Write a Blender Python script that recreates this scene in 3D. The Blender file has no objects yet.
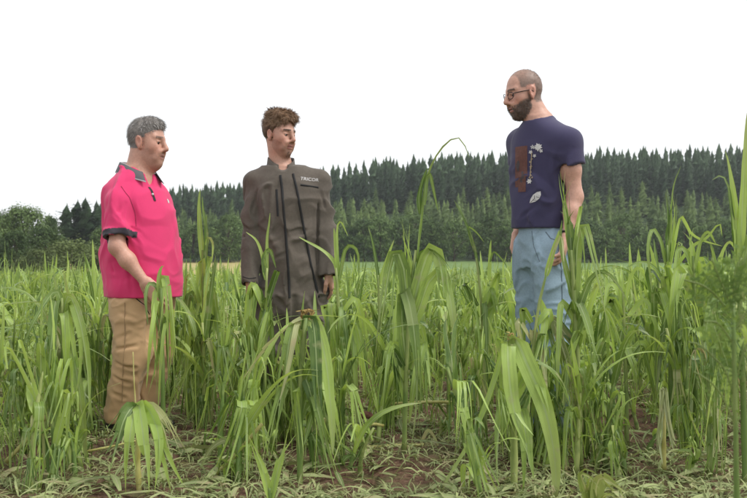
import bpy, bmesh, math, random
import numpy as np
from mathutils import Vector, Matrix
from mathutils.bvhtree import BVHTree

SC = bpy.context.scene
COL = SC.collection
R = math.radians
# ------------------------------------------------------------------ camera
F, PX0, HY, CZ = 900.0, 373.5, 255.0, 0.95      # focal length in photo pixels, centre column, horizon row, eye height
cam_data = bpy.data.cameras.new('camera')
cam = bpy.data.objects.new('camera', cam_data)
COL.objects.link(cam)
cam.location = (0, 0, CZ)
cam.rotation_euler = (R(90), 0, 0)
cam_data.sensor_width = 36
cam_data.lens = 36 * F / 747
cam_data.shift_y = (HY - 249) / 747
cam_data.clip_start = 0.05
cam_data.clip_end = 4000
cam_data.dof.use_dof = True
cam_data.dof.focus_distance = 4.6
cam_data.dof.aperture_fstop = 7.1
SC.camera = cam
# ------------------------------------------------------------------ sky and sun (overcast)
SUN_EL, SUN_AZ = 56.0, 104.0     # degrees; azimuth clockwise from +Y (view direction)
world = bpy.data.worlds.new('World')
SC.world = world
world.use_nodes = True
wn, wl = world.node_tree.nodes, world.node_tree.links
wn.clear()
sky = wn.new('ShaderNodeTexSky')
sky.sky_type = 'NISHITA'
sky.sun_disc = False
sky.sun_elevation = R(SUN_EL)
sky.sun_rotation = R(SUN_AZ)
sky.dust_density = 3.0
hsv = wn.new('ShaderNodeHueSaturation')
hsv.inputs['Saturation'].default_value = 0.25
bg1 = wn.new('ShaderNodeBackground'); bg1.inputs['Strength'].default_value = 0.05
bg2 = wn.new('ShaderNodeBackground'); bg2.inputs['Color'].default_value = (0.96, 0.98, 1.0, 1); bg2.inputs['Strength'].default_value = 0.70
add = wn.new('ShaderNodeAddShader'); wout = wn.new('ShaderNodeOutputWorld')
wl.new(sky.outputs[0], hsv.inputs['Color']); wl.new(hsv.outputs[0], bg1.inputs['Color'])
wl.new(bg1.outputs[0], add.inputs[0]); wl.new(bg2.outputs[0], add.inputs[1]); wl.new(add.outputs[0], wout.inputs['Surface'])
sun_data = bpy.data.lights.new('sun', 'SUN')
sun_data.energy = 1.5
sun_data.angle = R(14)
sun_data.color = (1.0, 0.96, 0.9)
sun = bpy.data.objects.new('sun', sun_data)
COL.objects.link(sun)
sd = Vector((math.sin(R(SUN_AZ)) * math.cos(R(SUN_EL)), math.cos(R(SUN_AZ)) * math.cos(R(SUN_EL)), math.sin(R(SUN_EL))))
sun.rotation_euler = sd.to_track_quat('Z', 'Y').to_euler()
sun.location = sd * 50
SC.view_settings.view_transform = 'Standard'
SC.view_settings.look = 'None'
SC.view_settings.gamma = 1.0
SC.view_settings.use_curve_mapping = False
SC.view_settings.exposure = 0.5
SC.cycles.use_denoising = True
SC.cycles.max_bounces = 6
SC.cycles.transparent_max_bounces = 6
SC.cycles.volume_bounces = 0

# ------------------------------------------------------------------ helpers
def W(px, py, d):
    """photo pixel + distance along the view axis -> world point"""
    return np.array([(px - PX0) * d / F, d, CZ + (HY - py) * d / F])
def ground_d(py):
    return CZ * F / (py - HY)

def mesh_from(name, V, Fc, smooth=True):
    me = bpy.data.meshes.new(name)
    V = np.asarray(V, np.float32)
    if isinstance(Fc, np.ndarray):
        nf, k = Fc.shape
        me.vertices.add(len(V)); me.vertices.foreach_set('co', V.ravel())
        me.loops.add(nf * k); me.loops.foreach_set('vertex_index', Fc.astype(np.int32).ravel())
        me.polygons.add(nf)
        me.polygons.foreach_set('loop_start', np.arange(0, nf * k, k, dtype=np.int32))
        me.update(calc_edges=True)
    else:
        me.from_pydata([tuple(map(float, v)) for v in V], [], Fc)
    if smooth:
        me.polygons.foreach_set('use_smooth', np.ones(len(me.polygons), bool))
    me.update()
    return me
def set_col(me, C, name='Col'):
    a = me.color_attributes.new(name, 'FLOAT_COLOR', 'POINT')
    C = np.asarray(C, np.float32)
    if C.shape[1] == 3:
        C = np.concatenate([C, np.ones((len(C), 1), np.float32)], 1)
    a.data.foreach_set('color', C.ravel())
def set_uv(me, uv_vert):
    uvl = me.uv_layers.new(name='UVMap')
    idx = np.empty(len(me.loops), np.int32); me.loops.foreach_get('vertex_index', idx)
    uvl.data.foreach_set('uv', np.asarray(uv_vert, np.float32)[idx].ravel())
def link(name, me, mat=None, parent=None, loc=None, rot=None, scale=None):
    o = bpy.data.objects.new(name, me)
    COL.objects.link(o)
    if mat is not None and me is not None and not me.materials:
        me.materials.append(mat)
    if parent is not None: o.parent = parent
    if loc is not None: o.location = loc
    if rot is not None: o.rotation_euler = rot
    if scale is not None: o.scale = scale if hasattr(scale, '__len__') else (scale,) * 3
    return o
def tag(o, label=None, cat=None, group=None, kind=None):
    if label: o['label'] = label
    if cat: o['category'] = cat
    if group: o['group'] = group
    if kind: o['kind'] = kind
    return o
def empty(name, loc=(0, 0, 0), rz=0):
    o = bpy.data.objects.new(name, None)
    COL.objects.link(o); o.location = loc; o.rotation_euler = (0, 0, rz)
    o.empty_display_size = 0.1
    return o
def srgb(r, g, b):
    f = lambda c: (c / 255 / 12.92) if c / 255 <= 0.04045 else ((c / 255 + 0.055) / 1.055) ** 2.4
    return (f(r), f(g), f(b))
def unit(v):
    v = np.asarray(v, float)
    return v / (np.linalg.norm(v) + 1e-12)

_rl = np.random.RandomState(7).uniform(-1, 1, (32, 32, 32)).astype(np.float32)
def vnoise(P, seed=0):
    P = np.asarray(P, np.float32) + seed * 7.31
    i = np.floor(P).astype(np.int32); f = P - i; f = f * f * (3 - 2 * f)
    i0 = i & 31; i1 = (i + 1) & 31
    x0, y0, z0 = i0[..., 0], i0[..., 1], i0[..., 2]; x1, y1, z1 = i1[..., 0], i1[..., 1], i1[..., 2]
    fx, fy, fz = f[..., 0], f[..., 1], f[..., 2]
    a = _rl[x0, y0, z0] * (1 - fx) + _rl[x1, y0, z0] * fx
    b = _rl[x0, y1, z0] * (1 - fx) + _rl[x1, y1, z0] * fx
    c = _rl[x0, y0, z1] * (1 - fx) + _rl[x1, y0, z1] * fx
    e = _rl[x0, y1, z1] * (1 - fx) + _rl[x1, y1, z1] * fx
    return (a * (1 - fy) + b * fy) * (1 - fz) + (c * (1 - fy) + e * fy) * fz
def fbm(P, seed=0, oct=3):
    s = 0; a = 1.0; t = 0
    P = np.asarray(P, np.float32)
    for o in range(oct):
        s = s + a * vnoise(P, seed + o); t += a; a *= 0.5; P = P * 2.03
    return s / t

# ------------------------------------------------------------------ materials
def new_mat(name):
    m = bpy.data.materials.new(name); m.use_nodes = True
    nt = m.node_tree
    return m, nt.nodes, nt.links, nt.nodes['Principled BSDF']
def N(nodes, t, **kw):
    n = nodes.new(t)
    for k, v in kw.items():
        if k in n.inputs.keys(): n.inputs[k].default_value = v
        else: setattr(n, k, v)
    return n
def ramp(nodes, stops, interp='LINEAR'):
    r = nodes.new('ShaderNodeValToRGB'); cr = r.color_ramp; cr.interpolation = interp
    while len(cr.elements) < len(stops): cr.elements.new(0.5)
    for e, (p, c) in zip(cr.elements, stops):
        e.position = p; e.color = (*c, 1) if len(c) == 3 else c
    return r

def mat_leaf(name, dark, light, rib, trans=0.32, dry=(0.35, 0.33, 0.15), dry_amt=0.0, rough=0.38):
    """maize blade: parallel veins, pale midrib, per-leaf hue, light through the blade"""
    m, n, l, p = new_mat(name)
    uv = N(n, 'ShaderNodeUVMap'); uv.uv_map = 'UVMap'
    oi = N(n, 'ShaderNodeObjectInfo')
    at = N(n, 'ShaderNodeAttribute'); at.attribute_name = 'rnd'
    addr = N(n, 'ShaderNodeMath', operation='ADD'); l.new(oi.outputs['Random'], addr.inputs[0]); l.new(at.outputs['Fac'], addr.inputs[1])
    fr = N(n, 'ShaderNodeMath', operation='FRACT'); l.new(addr.outputs[0], fr.inputs[0])
    mp = N(n, 'ShaderNodeMapping'); mp.inputs['Scale'].default_value = (26, 2.2, 1)
    l.new(uv.outputs[0], mp.inputs['Vector'])
    nz = N(n, 'ShaderNodeTexNoise', Scale=1.0, Detail=2.0); l.new(mp.outputs[0], nz.inputs['Vector'])
    geo = N(n, 'ShaderNodeNewGeometry')
    nz2 = N(n, 'ShaderNodeTexNoise', Scale=9.0, Detail=3.0); l.new(geo.outputs['Position'], nz2.inputs['Vector'])
    a = N(n, 'ShaderNodeMath', operation='MULTIPLY_ADD'); a.inputs[1].default_value = 0.55
    l.new(nz.outputs['Fac'], a.inputs[0])
    b = N(n, 'ShaderNodeMath', operation='MULTIPLY'); b.inputs[1].default_value = 0.55; l.new(fr.outputs[0], b.inputs[0])
    l.new(b.outputs[0], a.inputs[2])
    c = N(n, 'ShaderNodeMath', operation='MULTIPLY_ADD'); c.inputs[1].default_value = 0.35; l.new(nz2.outputs['Fac'], c.inputs[0]); l.new(a.outputs[0], c.inputs[2])
    rp = ramp(n, [(0.40, dark), (0.66, tuple(.55 * a_ + .45 * b_ for a_, b_ in zip(dark, light))), (0.90, light)]); l.new(c.outputs[0], rp.inputs[0])
    # midrib
    sx = N(n, 'ShaderNodeSeparateXYZ'); l.new(uv.outputs[0], sx.inputs[0])
    d1 = N(n, 'ShaderNodeMath', operation='SUBTRACT'); d1.inputs[1].default_value = 0.5; l.new(sx.outputs['X'], d1.inputs[0])
    d2 = N(n, 'ShaderNodeMath', operation='ABSOLUTE'); l.new(d1.outputs[0], d2.inputs[0])
    mr = N(n, 'ShaderNodeMapRange'); mr.inputs['From Min'].default_value = 0.03; mr.inputs['From Max'].default_value = 0.085
    mr.inputs['To Min'].default_value = 0.75; mr.inputs['To Max'].default_value = 0.0; l.new(d2.outputs[0], mr.inputs['Value'])
    mx = N(n, 'ShaderNodeMix', data_type='RGBA'); mx.inputs[7].default_value = (*rib, 1)
    l.new(mr.outputs[0], mx.inputs[0]); l.new(rp.outputs[0], mx.inputs[6])
    # torn, bleached patches
    nz3 = N(n, 'ShaderNodeTexNoise', Scale=16.0, Detail=4.0); l.new(geo.outputs['Position'], nz3.inputs['Vector'])
    mr2 = N(n, 'ShaderNodeMapRange'); mr2.inputs['From Min'].default_value = 0.60 - dry_amt; mr2.inputs['From Max'].default_value = 0.74 - dry_amt * 0.6
    mr2.inputs['To Max'].default_value = 0.75
    l.new(nz3.outputs['Fac'], mr2.inputs['Value'])
    tipr = N(n, 'ShaderNodeMapRange'); tipr.inputs['From Min'].default_value = 0.34; tipr.inputs['From Max'].default_value = 0.62; tipr.inputs['To Max'].default_value = 0.9
    l.new(sx.outputs['Y'], tipr.inputs['Value'])
    tipm = N(n, 'ShaderNodeMath', operation='MULTIPLY'); l.new(tipr.outputs[0], tipm.inputs[0]); l.new(nz2.outputs['Fac'], tipm.inputs[1])
    mxm_ = N(n, 'ShaderNodeMath', operation='MAXIMUM'); l.new(mr2.outputs[0], mxm_.inputs[0]); l.new(tipm.outputs[0], mxm_.inputs[1])
    mx2 = N(n, 'ShaderNodeMix', data_type='RGBA'); mx2.inputs[7].default_value = (*dry, 1)
    l.new(mxm_.outputs[0], mx2.inputs[0]); l.new(mx.outputs[2], mx2.inputs[6])
    l.new(mx2.outputs[2], p.inputs['Base Color'])
    p.inputs['Roughness'].default_value = rough
    p.inputs['Specular IOR Level'].default_value = 0.45
    bp = N(n, 'ShaderNodeBump', Strength=0.35, Distance=0.003); l.new(nz.outputs['Fac'], bp.inputs['Height']); l.new(bp.outputs[0], p.inputs['Normal'])
    tr = N(n, 'ShaderNodeBsdfTranslucent')
    hs = N(n, 'ShaderNodeHueSaturation'); hs.inputs['Hue'].default_value = 0.485; hs.inputs['Value'].default_value = 1.5; hs.inputs['Saturation'].default_value = 1.1
    l.new(mx2.outputs[2], hs.inputs['Color']); l.new(hs.outputs[0], tr.inputs['Color'])
    ms = N(n, 'ShaderNodeMixShader'); ms.inputs[0].default_value = trans
    out = n['Material Output']
    l.new(p.outputs[0], ms.inputs[1]); l.new(tr.outputs[0], ms.inputs[2]); l.new(ms.outputs[0], out.inputs['Surface'])
    return m
def mat_noise(name, c1, c2, scale, rough=0.85, detail=4.0, bump=0.3, bdist=0.01, coords='Object', spec=0.3, mscale=(1, 1, 1), lo=0.35, hi=0.65, objrand=0.0):
    m, n, l, p = new_mat(name)
    tc = N(n, 'ShaderNodeTexCoord'); mp = N(n, 'ShaderNodeMapping'); mp.inputs['Scale'].default_value = mscale
    l.new(tc.outputs[coords], mp.inputs['Vector'])
    nz = N(n, 'ShaderNodeTexNoise', Scale=scale, Detail=detail); l.new(mp.outputs[0], nz.inputs['Vector'])
    rp = ramp(n, [(lo, c1), (hi, c2)])
    if objrand:
        oi = N(n, 'ShaderNodeObjectInfo')
        ad = N(n, 'ShaderNodeMath', operation='MULTIPLY_ADD'); ad.inputs[1].default_value = objrand
        sb = N(n, 'ShaderNodeMath', operation='SUBTRACT'); sb.inputs[1].default_value = objrand / 2
        l.new(oi.outputs['Random'], ad.inputs[0]); l.new(nz.outputs['Fac'], ad.inputs[2]); l.new(ad.outputs[0], sb.inputs[0]); l.new(sb.outputs[0], rp.inputs[0])
    else:
        l.new(nz.outputs['Fac'], rp.inputs[0])
    l.new(rp.outputs[0], p.inputs['Base Color'])
    p.inputs['Roughness'].default_value = rough; p.inputs['Specular IOR Level'].default_value = spec
    if bump:
        bp = N(n, 'ShaderNodeBump', Strength=bump, Distance=bdist); l.new(nz.outputs['Fac'], bp.inputs['Height']); l.new(bp.outputs[0], p.inputs['Normal'])
    return m
def mat_foliage(name, dark, light, trans=0.2):
    m, n, l, p = new_mat(name)
    oi = N(n, 'ShaderNodeObjectInfo'); geo = N(n, 'ShaderNodeNewGeometry')
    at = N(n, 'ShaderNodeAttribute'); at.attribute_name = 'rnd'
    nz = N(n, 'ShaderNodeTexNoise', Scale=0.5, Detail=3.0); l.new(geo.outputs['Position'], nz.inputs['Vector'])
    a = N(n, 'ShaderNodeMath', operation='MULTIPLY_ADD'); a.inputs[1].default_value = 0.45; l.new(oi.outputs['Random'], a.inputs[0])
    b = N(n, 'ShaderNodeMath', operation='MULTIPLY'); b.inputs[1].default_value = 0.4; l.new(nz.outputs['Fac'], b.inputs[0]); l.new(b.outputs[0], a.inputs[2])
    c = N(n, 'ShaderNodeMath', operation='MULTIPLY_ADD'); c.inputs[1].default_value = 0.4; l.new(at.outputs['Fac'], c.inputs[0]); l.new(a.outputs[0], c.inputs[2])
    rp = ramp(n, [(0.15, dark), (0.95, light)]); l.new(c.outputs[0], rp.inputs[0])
    l.new(rp.outputs[0], p.inputs['Base Color']); p.inputs['Roughness'].default_value = 0.6; p.inputs['Specular IOR Level'].default_value = 0.2
    tr = N(n, 'ShaderNodeBsdfTranslucent'); l.new(rp.outputs[0], tr.inputs['Color'])
    ms = N(n, 'ShaderNodeMixShader'); ms.inputs[0].default_value = trans
    l.new(p.outputs[0], ms.inputs[1]); l.new(tr.outputs[0], ms.inputs[2]); l.new(ms.outputs[0], n['Material Output'].inputs['Surface'])
    return m
def mat_vcol(name, rough=0.8, spec=0.3, nscale=60.0, namt=0.15, bump=0.25, bdist=0.002, sss=0.0, sheen=0.0, weave=0.0):
    """colour from the mesh's own colour layer with fine mottling"""
    m, n, l, p = new_mat(name)
    at = N(n, 'ShaderNodeAttribute'); at.attribute_name = 'Col'
    tc = N(n, 'ShaderNodeTexCoord')
    nz = N(n, 'ShaderNodeTexNoise', Scale=nscale, Detail=4.0); l.new(tc.outputs['Object'], nz.inputs['Vector'])
    nzb = N(n, 'ShaderNodeTexNoise', Scale=7.0, Detail=3.0); l.new(tc.outputs['Object'], nzb.inputs['Vector'])
    ad = N(n, 'ShaderNodeMath', operation='ADD'); l.new(nz.outputs['Fac'], ad.inputs[0]); l.new(nzb.outputs['Fac'], ad.inputs[1])
    mr = N(n, 'ShaderNodeMapRange'); mr.inputs['From Min'].default_value = 0.6; mr.inputs['From Max'].default_value = 1.4
    mr.inputs['To Min'].default_value = 1 - namt; mr.inputs['To Max'].default_value = 1 + namt; l.new(ad.outputs[0], mr.inputs['Value'])
    mx = N(n, 'ShaderNodeVectorMath', operation='SCALE'); l.new(at.outputs['Color'], mx.inputs[0]); l.new(mr.outputs[0], mx.inputs['Scale'])
    l.new(mx.outputs[0], p.inputs['Base Color'])
    p.inputs['Roughness'].default_value = rough; p.inputs['Specular IOR Level'].default_value = spec
    if sss:
        p.inputs['Subsurface Weight'].default_value = sss
        p.inputs['Subsurface Radius'].default_value = (0.012, 0.005, 0.003); p.inputs['Subsurface Scale'].default_value = 0.6
    if sheen:
        p.inputs['Sheen Weight'].default_value = sheen; p.inputs['Sheen Roughness'].default_value = 0.5
    bp = N(n, 'ShaderNodeBump', Strength=bump, Distance=bdist)
    l.new(nz.outputs['Fac'], bp.inputs['Height']); l.new(bp.outputs[0], p.inputs['Normal'])
    return m
def mat_plain(name, col, rough=0.6, spec=0.4, metallic=0.0):
    m, n, l, p = new_mat(name)
    tc = N(n, 'ShaderNodeTexCoord'); nz = N(n, 'ShaderNodeTexNoise', Scale=90.0, Detail=3.0); l.new(tc.outputs['Object'], nz.inputs['Vector'])
    rp = ramp(n, [(0.3, tuple(c * 0.82 for c in col)), (0.7, tuple(min(1, c * 1.12) for c in col))]); l.new(nz.outputs['Fac'], rp.inputs[0])
    l.new(rp.outputs[0], p.inputs['Base Color']); p.inputs['Roughness'].default_value = rough; p.inputs['Specular IOR Level'].default_value = spec; p.inputs['Metallic'].default_value = metallic
    return m
# ------------------------------------------------------------------ terrain
_gx = [-200, 60, 100, 170, 240, 330, 370, 460, 590, 660, 747, 1000]
_gz = [-2, -1, 3.0, 8.4, 10.0, 15.6, 17.4, 19.6, 20.2, 20.9, 22.3, 23.5]
def terrain(x, y):
    x = np.asarray(x, float); y = np.asarray(y, float)
    z = np.interp(y, [-60, 12, 50, 85, 150, 160], [0.0, 0.0, -0.84, -1.6, -0.35, -0.25])
    px = PX0 + 900 * x / 260
    t = np.clip((y - 150) / 110, 0, 1.15)
    g = np.interp(px, _gx, _gz)
    z = z + g * (t * t * (3 - 2 * np.minimum(t, 1)) * 0.55 + 0.45 * t)
    w = np.clip((y - 60) / 60, 0, 1)
    z = z + w * 0.35 * np.sin(x * 0.06 + 1.3) * np.sin(y * 0.045)
    return z
def px_x(px, d): return (px - PX0) * d / F
def near_bumps(x, y):
    P = np.stack([x, y, 0 * x], -1)
    w = np.clip((14 - y) / 6, 0, 1)
    b = 0.028 * fbm(P * 1.9, 3, 2) + 0.022 * fbm(P * 7.0, 5, 2) + 0.045 * np.maximum(fbm(P * 15.0, 9, 2) - 0.08, 0)
    return b * w + .035 * np.exp(-((x - px_x(135, 4.75)) ** 2 + (y - 4.72) ** 2) / .30)
def gz(x, y):
    return float(terrain(x, y) + near_bumps(np.array([x]), np.array([y]))[0])

def graded(lo, hi, fine_lo, fine_hi, step, grow):
    a = list(np.arange(fine_lo, fine_hi + step * .5, step))
    s = step
    while a[-1] < hi: s *= grow; a.append(a[-1] + s)
    s = step
    while a[0] > lo: s *= grow; a.insert(0, a[0] - s)
    return np.array(a)
xs = graded(-420, 420, -2.9, 2.9, 0.03, 1.09)
ys = graded(-40, 620, 3.1, 7.6, 0.03, 1.07)
GX, GY = np.meshgrid(xs, ys, indexing='ij')
GZ = terrain(GX, GY) + near_bumps(GX, GY)
nxv, nyv = GX.shape
idx = np.arange(nxv * nyv).reshape(nxv, nyv)
faces = np.stack([idx[:-1, :-1], idx[1:, :-1], idx[1:, 1:], idx[:-1, 1:]], -1).reshape(-1, 4)
me = mesh_from('ground', np.stack([GX, GY, GZ], -1).reshape(-1, 3), faces)
# soil near, stubble and meadow further off, woodland floor on the hill
m, n, l, p = new_mat('field_ground')
geo = N(n, 'ShaderNodeNewGeometry')
n1 = N(n, 'ShaderNodeTexNoise', Scale=1.3, Detail=5.0); n2 = N(n, 'ShaderNodeTexNoise', Scale=55.0, Detail=6.0); n3 = N(n, 'ShaderNodeTexNoise', Scale=9.0, Detail=4.0)
for q in (n1, n2, n3): l.new(geo.outputs['Position'], q.inputs['Vector'])
soil = ramp(n, [(0.3, (0.075, 0.042, 0.028)), (0.5, (0.135, 0.078, 0.052)), (0.75, (0.21, 0.135, 0.095))]); l.new(n2.outputs['Fac'], soil.inputs[0])
moss = ramp(n, [(0.46, (0, 0, 0)), (0.62, (0.75, 0.75, 0.75))]); l.new(n3.outputs['Fac'], moss.inputs[0])
mxa = N(n, 'ShaderNodeMix', data_type='RGBA'); mxa.inputs[7].default_value = (0.115, 0.115, 0.05, 1)
l.new(moss.outputs[0], mxa.inputs[0]); l.new(soil.outputs[0], mxa.inputs[6])
sep = N(n, 'ShaderNodeSeparateXYZ'); l.new(geo.outputs['Position'], sep.inputs[0])
far = N(n, 'ShaderNodeMapRange'); far.inputs['From Min'].default_value = 66; far.inputs['From Max'].default_value = 72; l.new(sep.outputs['Y'], far.inputs['Value'])
xr = N(n, 'ShaderNodeMapRange'); xr.inputs['From Min'].default_value = -13.5; xr.inputs['From Max'].default_value = -12.5; l.new(sep.outputs['X'], xr.inputs['Value'])
grass = ramp(n, [(0.3, (0.10, 0.16, 0.05)), (0.7, (0.17, 0.25, 0.085))]); l.new(n1.outputs['Fac'], grass.inputs[0])
straw = ramp(n, [(0.3, (0.30, 0.25, 0.10)), (0.7, (0.42, 0.36, 0.16))]); l.new(n1.outputs['Fac'], straw.inputs[0])
mxm = N(n, 'ShaderNodeMix', data_type='RGBA'); l.new(xr.outputs[0], mxm.inputs[0]); l.new(straw.outputs[0], mxm.inputs[6]); l.new(grass.outputs[0], mxm.inputs[7])
wood = N(n, 'ShaderNodeMapRange'); wood.inputs['From Min'].default_value = 150; wood.inputs['From Max'].default_value = 156; l.new(sep.outputs['Y'], wood.inputs['Value'])
mxw = N(n, 'ShaderNodeMix', data_type='RGBA'); mxw.inputs[7].default_value = (0.03, 0.05, 0.02, 1); l.new(wood.outputs[0], mxw.inputs[0]); l.new(mxm.outputs[2], mxw.inputs[6])
mxf = N(n, 'ShaderNodeMix', data_type='RGBA'); l.new(far.outputs[0], mxf.inputs[0]); l.new(mxa.outputs[2], mxf.inputs[6]); l.new(mxw.outputs[2], mxf.inputs[7])
l.new(mxf.outputs[2], p.inputs['Base Color']); p.inputs['Roughness'].default_value = 0.95; p.inputs['Specular IOR Level'].default_value = 0.15
bp = N(n, 'ShaderNodeBump', Strength=1.0, Distance=0.02); l.new(n2.outputs['Fac'], bp.inputs['Height']); l.new(bp.outputs[0], p.inputs['Normal'])
tag(link('ground', me, m), kind='structure')

# ------------------------------------------------------------------ trees
def tube(path, radii, sides=6):
    path = np.asarray(path, float); V = []; Fc = []
    for i, c in enumerate(path):
        t = unit(path[min(i + 1, len(path) - 1)] - path[max(i - 1, 0)])
        a = unit(np.cross(t, [0.31, 0.95, 0.1] if abs(t[2]) > 0.6 else [0, 0, 1])); b = np.cross(t, a)
        for k in range(sides):
            an = 2 * math.pi * k / sides
            V.append(c + radii[i] * (math.cos(an) * a + math.sin(an) * b))
    for i in range(len(path) - 1):
        for k in range(sides):
            k2 = (k + 1) % sides
            Fc.append([i * sides + k, i * sides + k2, (i + 1) * sides + k2, (i + 1) * sides + k])
    Fc.append([k for k in range(sides)][::-1]); Fc.append([(len(path) - 1) * sides + k for k in range(sides)])
    return V, Fc
class MB:
    def __init__(s): s.V = []; s.F = []; s.C = []; s.U = []
    def add(s, V, Fc, c=0.5, U=None):
        o = len(s.V); s.V.extend(np.asarray(v, float) for v in V); s.F.extend([i + o for i in f] for f in Fc); s.C.extend([c] * len(V))
        s.U.extend(U if U is not None else [(0.5, 0)] * len(V))
    def mesh(s, name, smooth=True, rnd=True, uv=False):
        me = mesh_from(name, s.V, s.F, smooth)
        if rnd:
            a = me.attributes.new('rnd', 'FLOAT', 'POINT'); a.data.foreach_set('value', np.array(s.C, np.float32))
        if uv: set_uv(me, s.U)
        return me
def conifer_meshes(seed, wide, whorls=24, per=8, open_=0.0):
    rng = random.Random(seed); cr = MB()
    for i in range(whorls):
        t = (i + rng.uniform(-.3, .3)) / (whorls - 1)
        z = 0.10 + 0.87 * min(max(t, 0), 1)
        rad = wide * (1 - t) ** 0.55 * rng.uniform(0.55, 1.3) + 0.006
        nb = max(4, int(per * (1 - 0.4 * t)))
        off = rng.random() * 6.28
        for b in range(nb):
            if rng.random() < open_: continue
            an = off + 6.283 * b / nb + rng.uniform(-.35, .35)
            L = rad * rng.uniform(0.65, 1.15); dr = rng.uniform(0.1, 0.42) * (1 - 0.9 * t) - 0.12 * t
            u = np.array([math.cos(an), math.sin(an), 0]); s = np.array([-u[1], u[0], 0]); zz = np.array([0, 0, 1.0])
            c = rng.random()
            base = zz * z
            prev = base; k = 4
            for q in range(1, k + 1):
                f = q / k
                pt = base + u * L * f + zz * (-dr * L * (f ** 1.3) + 0.10 * L * f * f)
                w = L * 0.46 * (1 - f * 0.7) * rng.uniform(.6, 1.2)
                for sg in (-1, 1):    # side sprays hang off the branch
                    tip = (prev + pt) / 2 + s * sg * w + u * w * 0.55 - zz * w * rng.uniform(0.15, 0.6)
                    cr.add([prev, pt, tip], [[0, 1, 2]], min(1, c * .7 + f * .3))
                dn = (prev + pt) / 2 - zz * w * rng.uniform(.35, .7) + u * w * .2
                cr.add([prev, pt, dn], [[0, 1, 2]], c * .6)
                prev = pt
    nr_, ns_ = 13, 9      # dense inner foliage
    core = []
    for i in range(nr_):
        t = i / (nr_ - 1)
        for k in range(ns_):
            an = 6.283 * k / ns_ + i * .35; r_ = (wide * (1 - t) ** .7 * .55 + .004) * rng.uniform(.35, 1.35)
            core.append(np.array([math.cos(an) * r_, math.sin(an) * r_, .06 + .9 * t + rng.uniform(-.02, .02)]))
    for i in range(nr_ - 1):
        for k in range(ns_):
            k2 = (k + 1) % ns_; q = [core[i * ns_ + k], core[i * ns_ + k2], core[(i + 1) * ns_ + k2], core[(i + 1) * ns_ + k]]
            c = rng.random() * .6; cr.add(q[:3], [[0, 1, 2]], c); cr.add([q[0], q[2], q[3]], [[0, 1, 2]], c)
    cr.add([[0.006, 0, .93], [-.006, .004, .93], [-.003, -.006, .93], [0, 0, 1.0]], [[0, 1, 3], [1, 2, 3], [2, 0, 3]], .8)
    V, Fc = tube([[0, 0, -.03], [0, 0, .3], [0, 0, .97]], [.016, .012, .002], 6)
    tr = MB(); tr.add(V, Fc)
    return tr.mesh('trunk'), cr.mesh('crown', smooth=False)
def broadleaf_meshes(seed, wide, clumps=70, leaves=34, leaf=0.03, low=0.12, cone=0.0):
    rng = random.Random(seed); cr = MB(); tr = MB()
    V, Fc = tube([[0, 0, -.03], [.01, 0, .2], [-.012, .01, .5], [0, 0, .8]], [.03, .024, .016, .005], 7); tr.add(V, Fc)
    cs = []
    for i in range(clumps):
        an = rng.random() * 6.283; zt = rng.random() ** 0.9
        z = low + (0.97 - low) * zt
        prof = math.sin(math.pi * min(max(zt * 0.82 + 0.14, 0), 1)) ** 0.7 * (1 - cone * zt)
        rr = wide * prof * math.sqrt(rng.uniform(0.25, 1.0)) * (1 + 0.22 * math.sin(an * 2 + seed) + .12 * math.sin(an * 5 + seed * 2))
        cs.append((np.array([math.cos(an) * rr, math.sin(an) * rr, z]), an))
    for i, (c, an) in enumerate(cs):
        if i % 7 == 0:
            V, Fc = tube([[0, 0, max(.12, c[2] - .3)], c * .55 + np.array([0, 0, max(.1, c[2] - .1)]) * .45, c], [.012, .008, .002], 5); tr.add(V, Fc)
        R0 = wide * rng.uniform(.16, .34); tone = rng.random()
        for j in range(leaves):
            d = unit([rng.gauss(0, 1), rng.gauss(0, 1), rng.gauss(0, .75)]); p0 = c + d * R0 * rng.uniform(.45, 1.0)
            nrm = unit(d + np.array([0, 0, .5]) + np.array([rng.uniform(-.7, .7) for _ in range(3)])); a = unit(np.cross(nrm, [rng.random(), rng.random(), .3])); b = np.cross(nrm, a)
            s = leaf * rng.uniform(.5, 1.25)
            cr.add([p0 - a * s, p0 - b * s * .6, p0 + a * s, p0 + b * s * .55 + nrm * s * .2], [[0, 1, 2, 3]], min(1, max(0, tone * .6 + .4 * rng.random())))
    return tr.mesh('trunk'), cr.mesh('crown', smooth=False)
M_bark = mat_noise('bark', (0.05, 0.038, 0.028), (0.12, 0.09, 0.07), 14, mscale=(1, 1, .2))
M_spruce = mat_foliage('spruce_needles', (0.016, 0.036, 0.017), (0.06, 0.105, 0.045), 0.15)
M_young = mat_foliage('young_spruce_needles', (0.06, 0.105, 0.034), (0.20, 0.28, 0.085), 0.22)
M_edge = mat_foliage('broadleaf', (0.028, 0.058, 0.018), (0.115, 0.18, 0.05), 0.22)
M_olive = mat_foliage('olive_leaves', (0.055, 0.085, 0.025), (0.165, 0.21, 0.07), 0.2)
def variants(fn, argl, mat):
    out = []
    for a in argl:
        t, c = fn(*a); t.materials.append(M_bark); c.materials.append(mat); out.append((t, c))
    return out
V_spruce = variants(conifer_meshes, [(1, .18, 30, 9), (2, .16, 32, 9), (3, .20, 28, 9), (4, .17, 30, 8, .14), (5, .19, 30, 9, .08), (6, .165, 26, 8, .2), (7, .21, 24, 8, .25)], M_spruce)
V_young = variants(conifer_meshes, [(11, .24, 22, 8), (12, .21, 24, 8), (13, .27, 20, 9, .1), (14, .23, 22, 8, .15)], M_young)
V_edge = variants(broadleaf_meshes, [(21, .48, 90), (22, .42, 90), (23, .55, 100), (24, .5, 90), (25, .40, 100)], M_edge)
V_olive = variants(broadleaf_meshes, [(31, .62, 130, 44, .026, .03), (32, .5, 120, 44, .026, .03)], M_olive)
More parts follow.
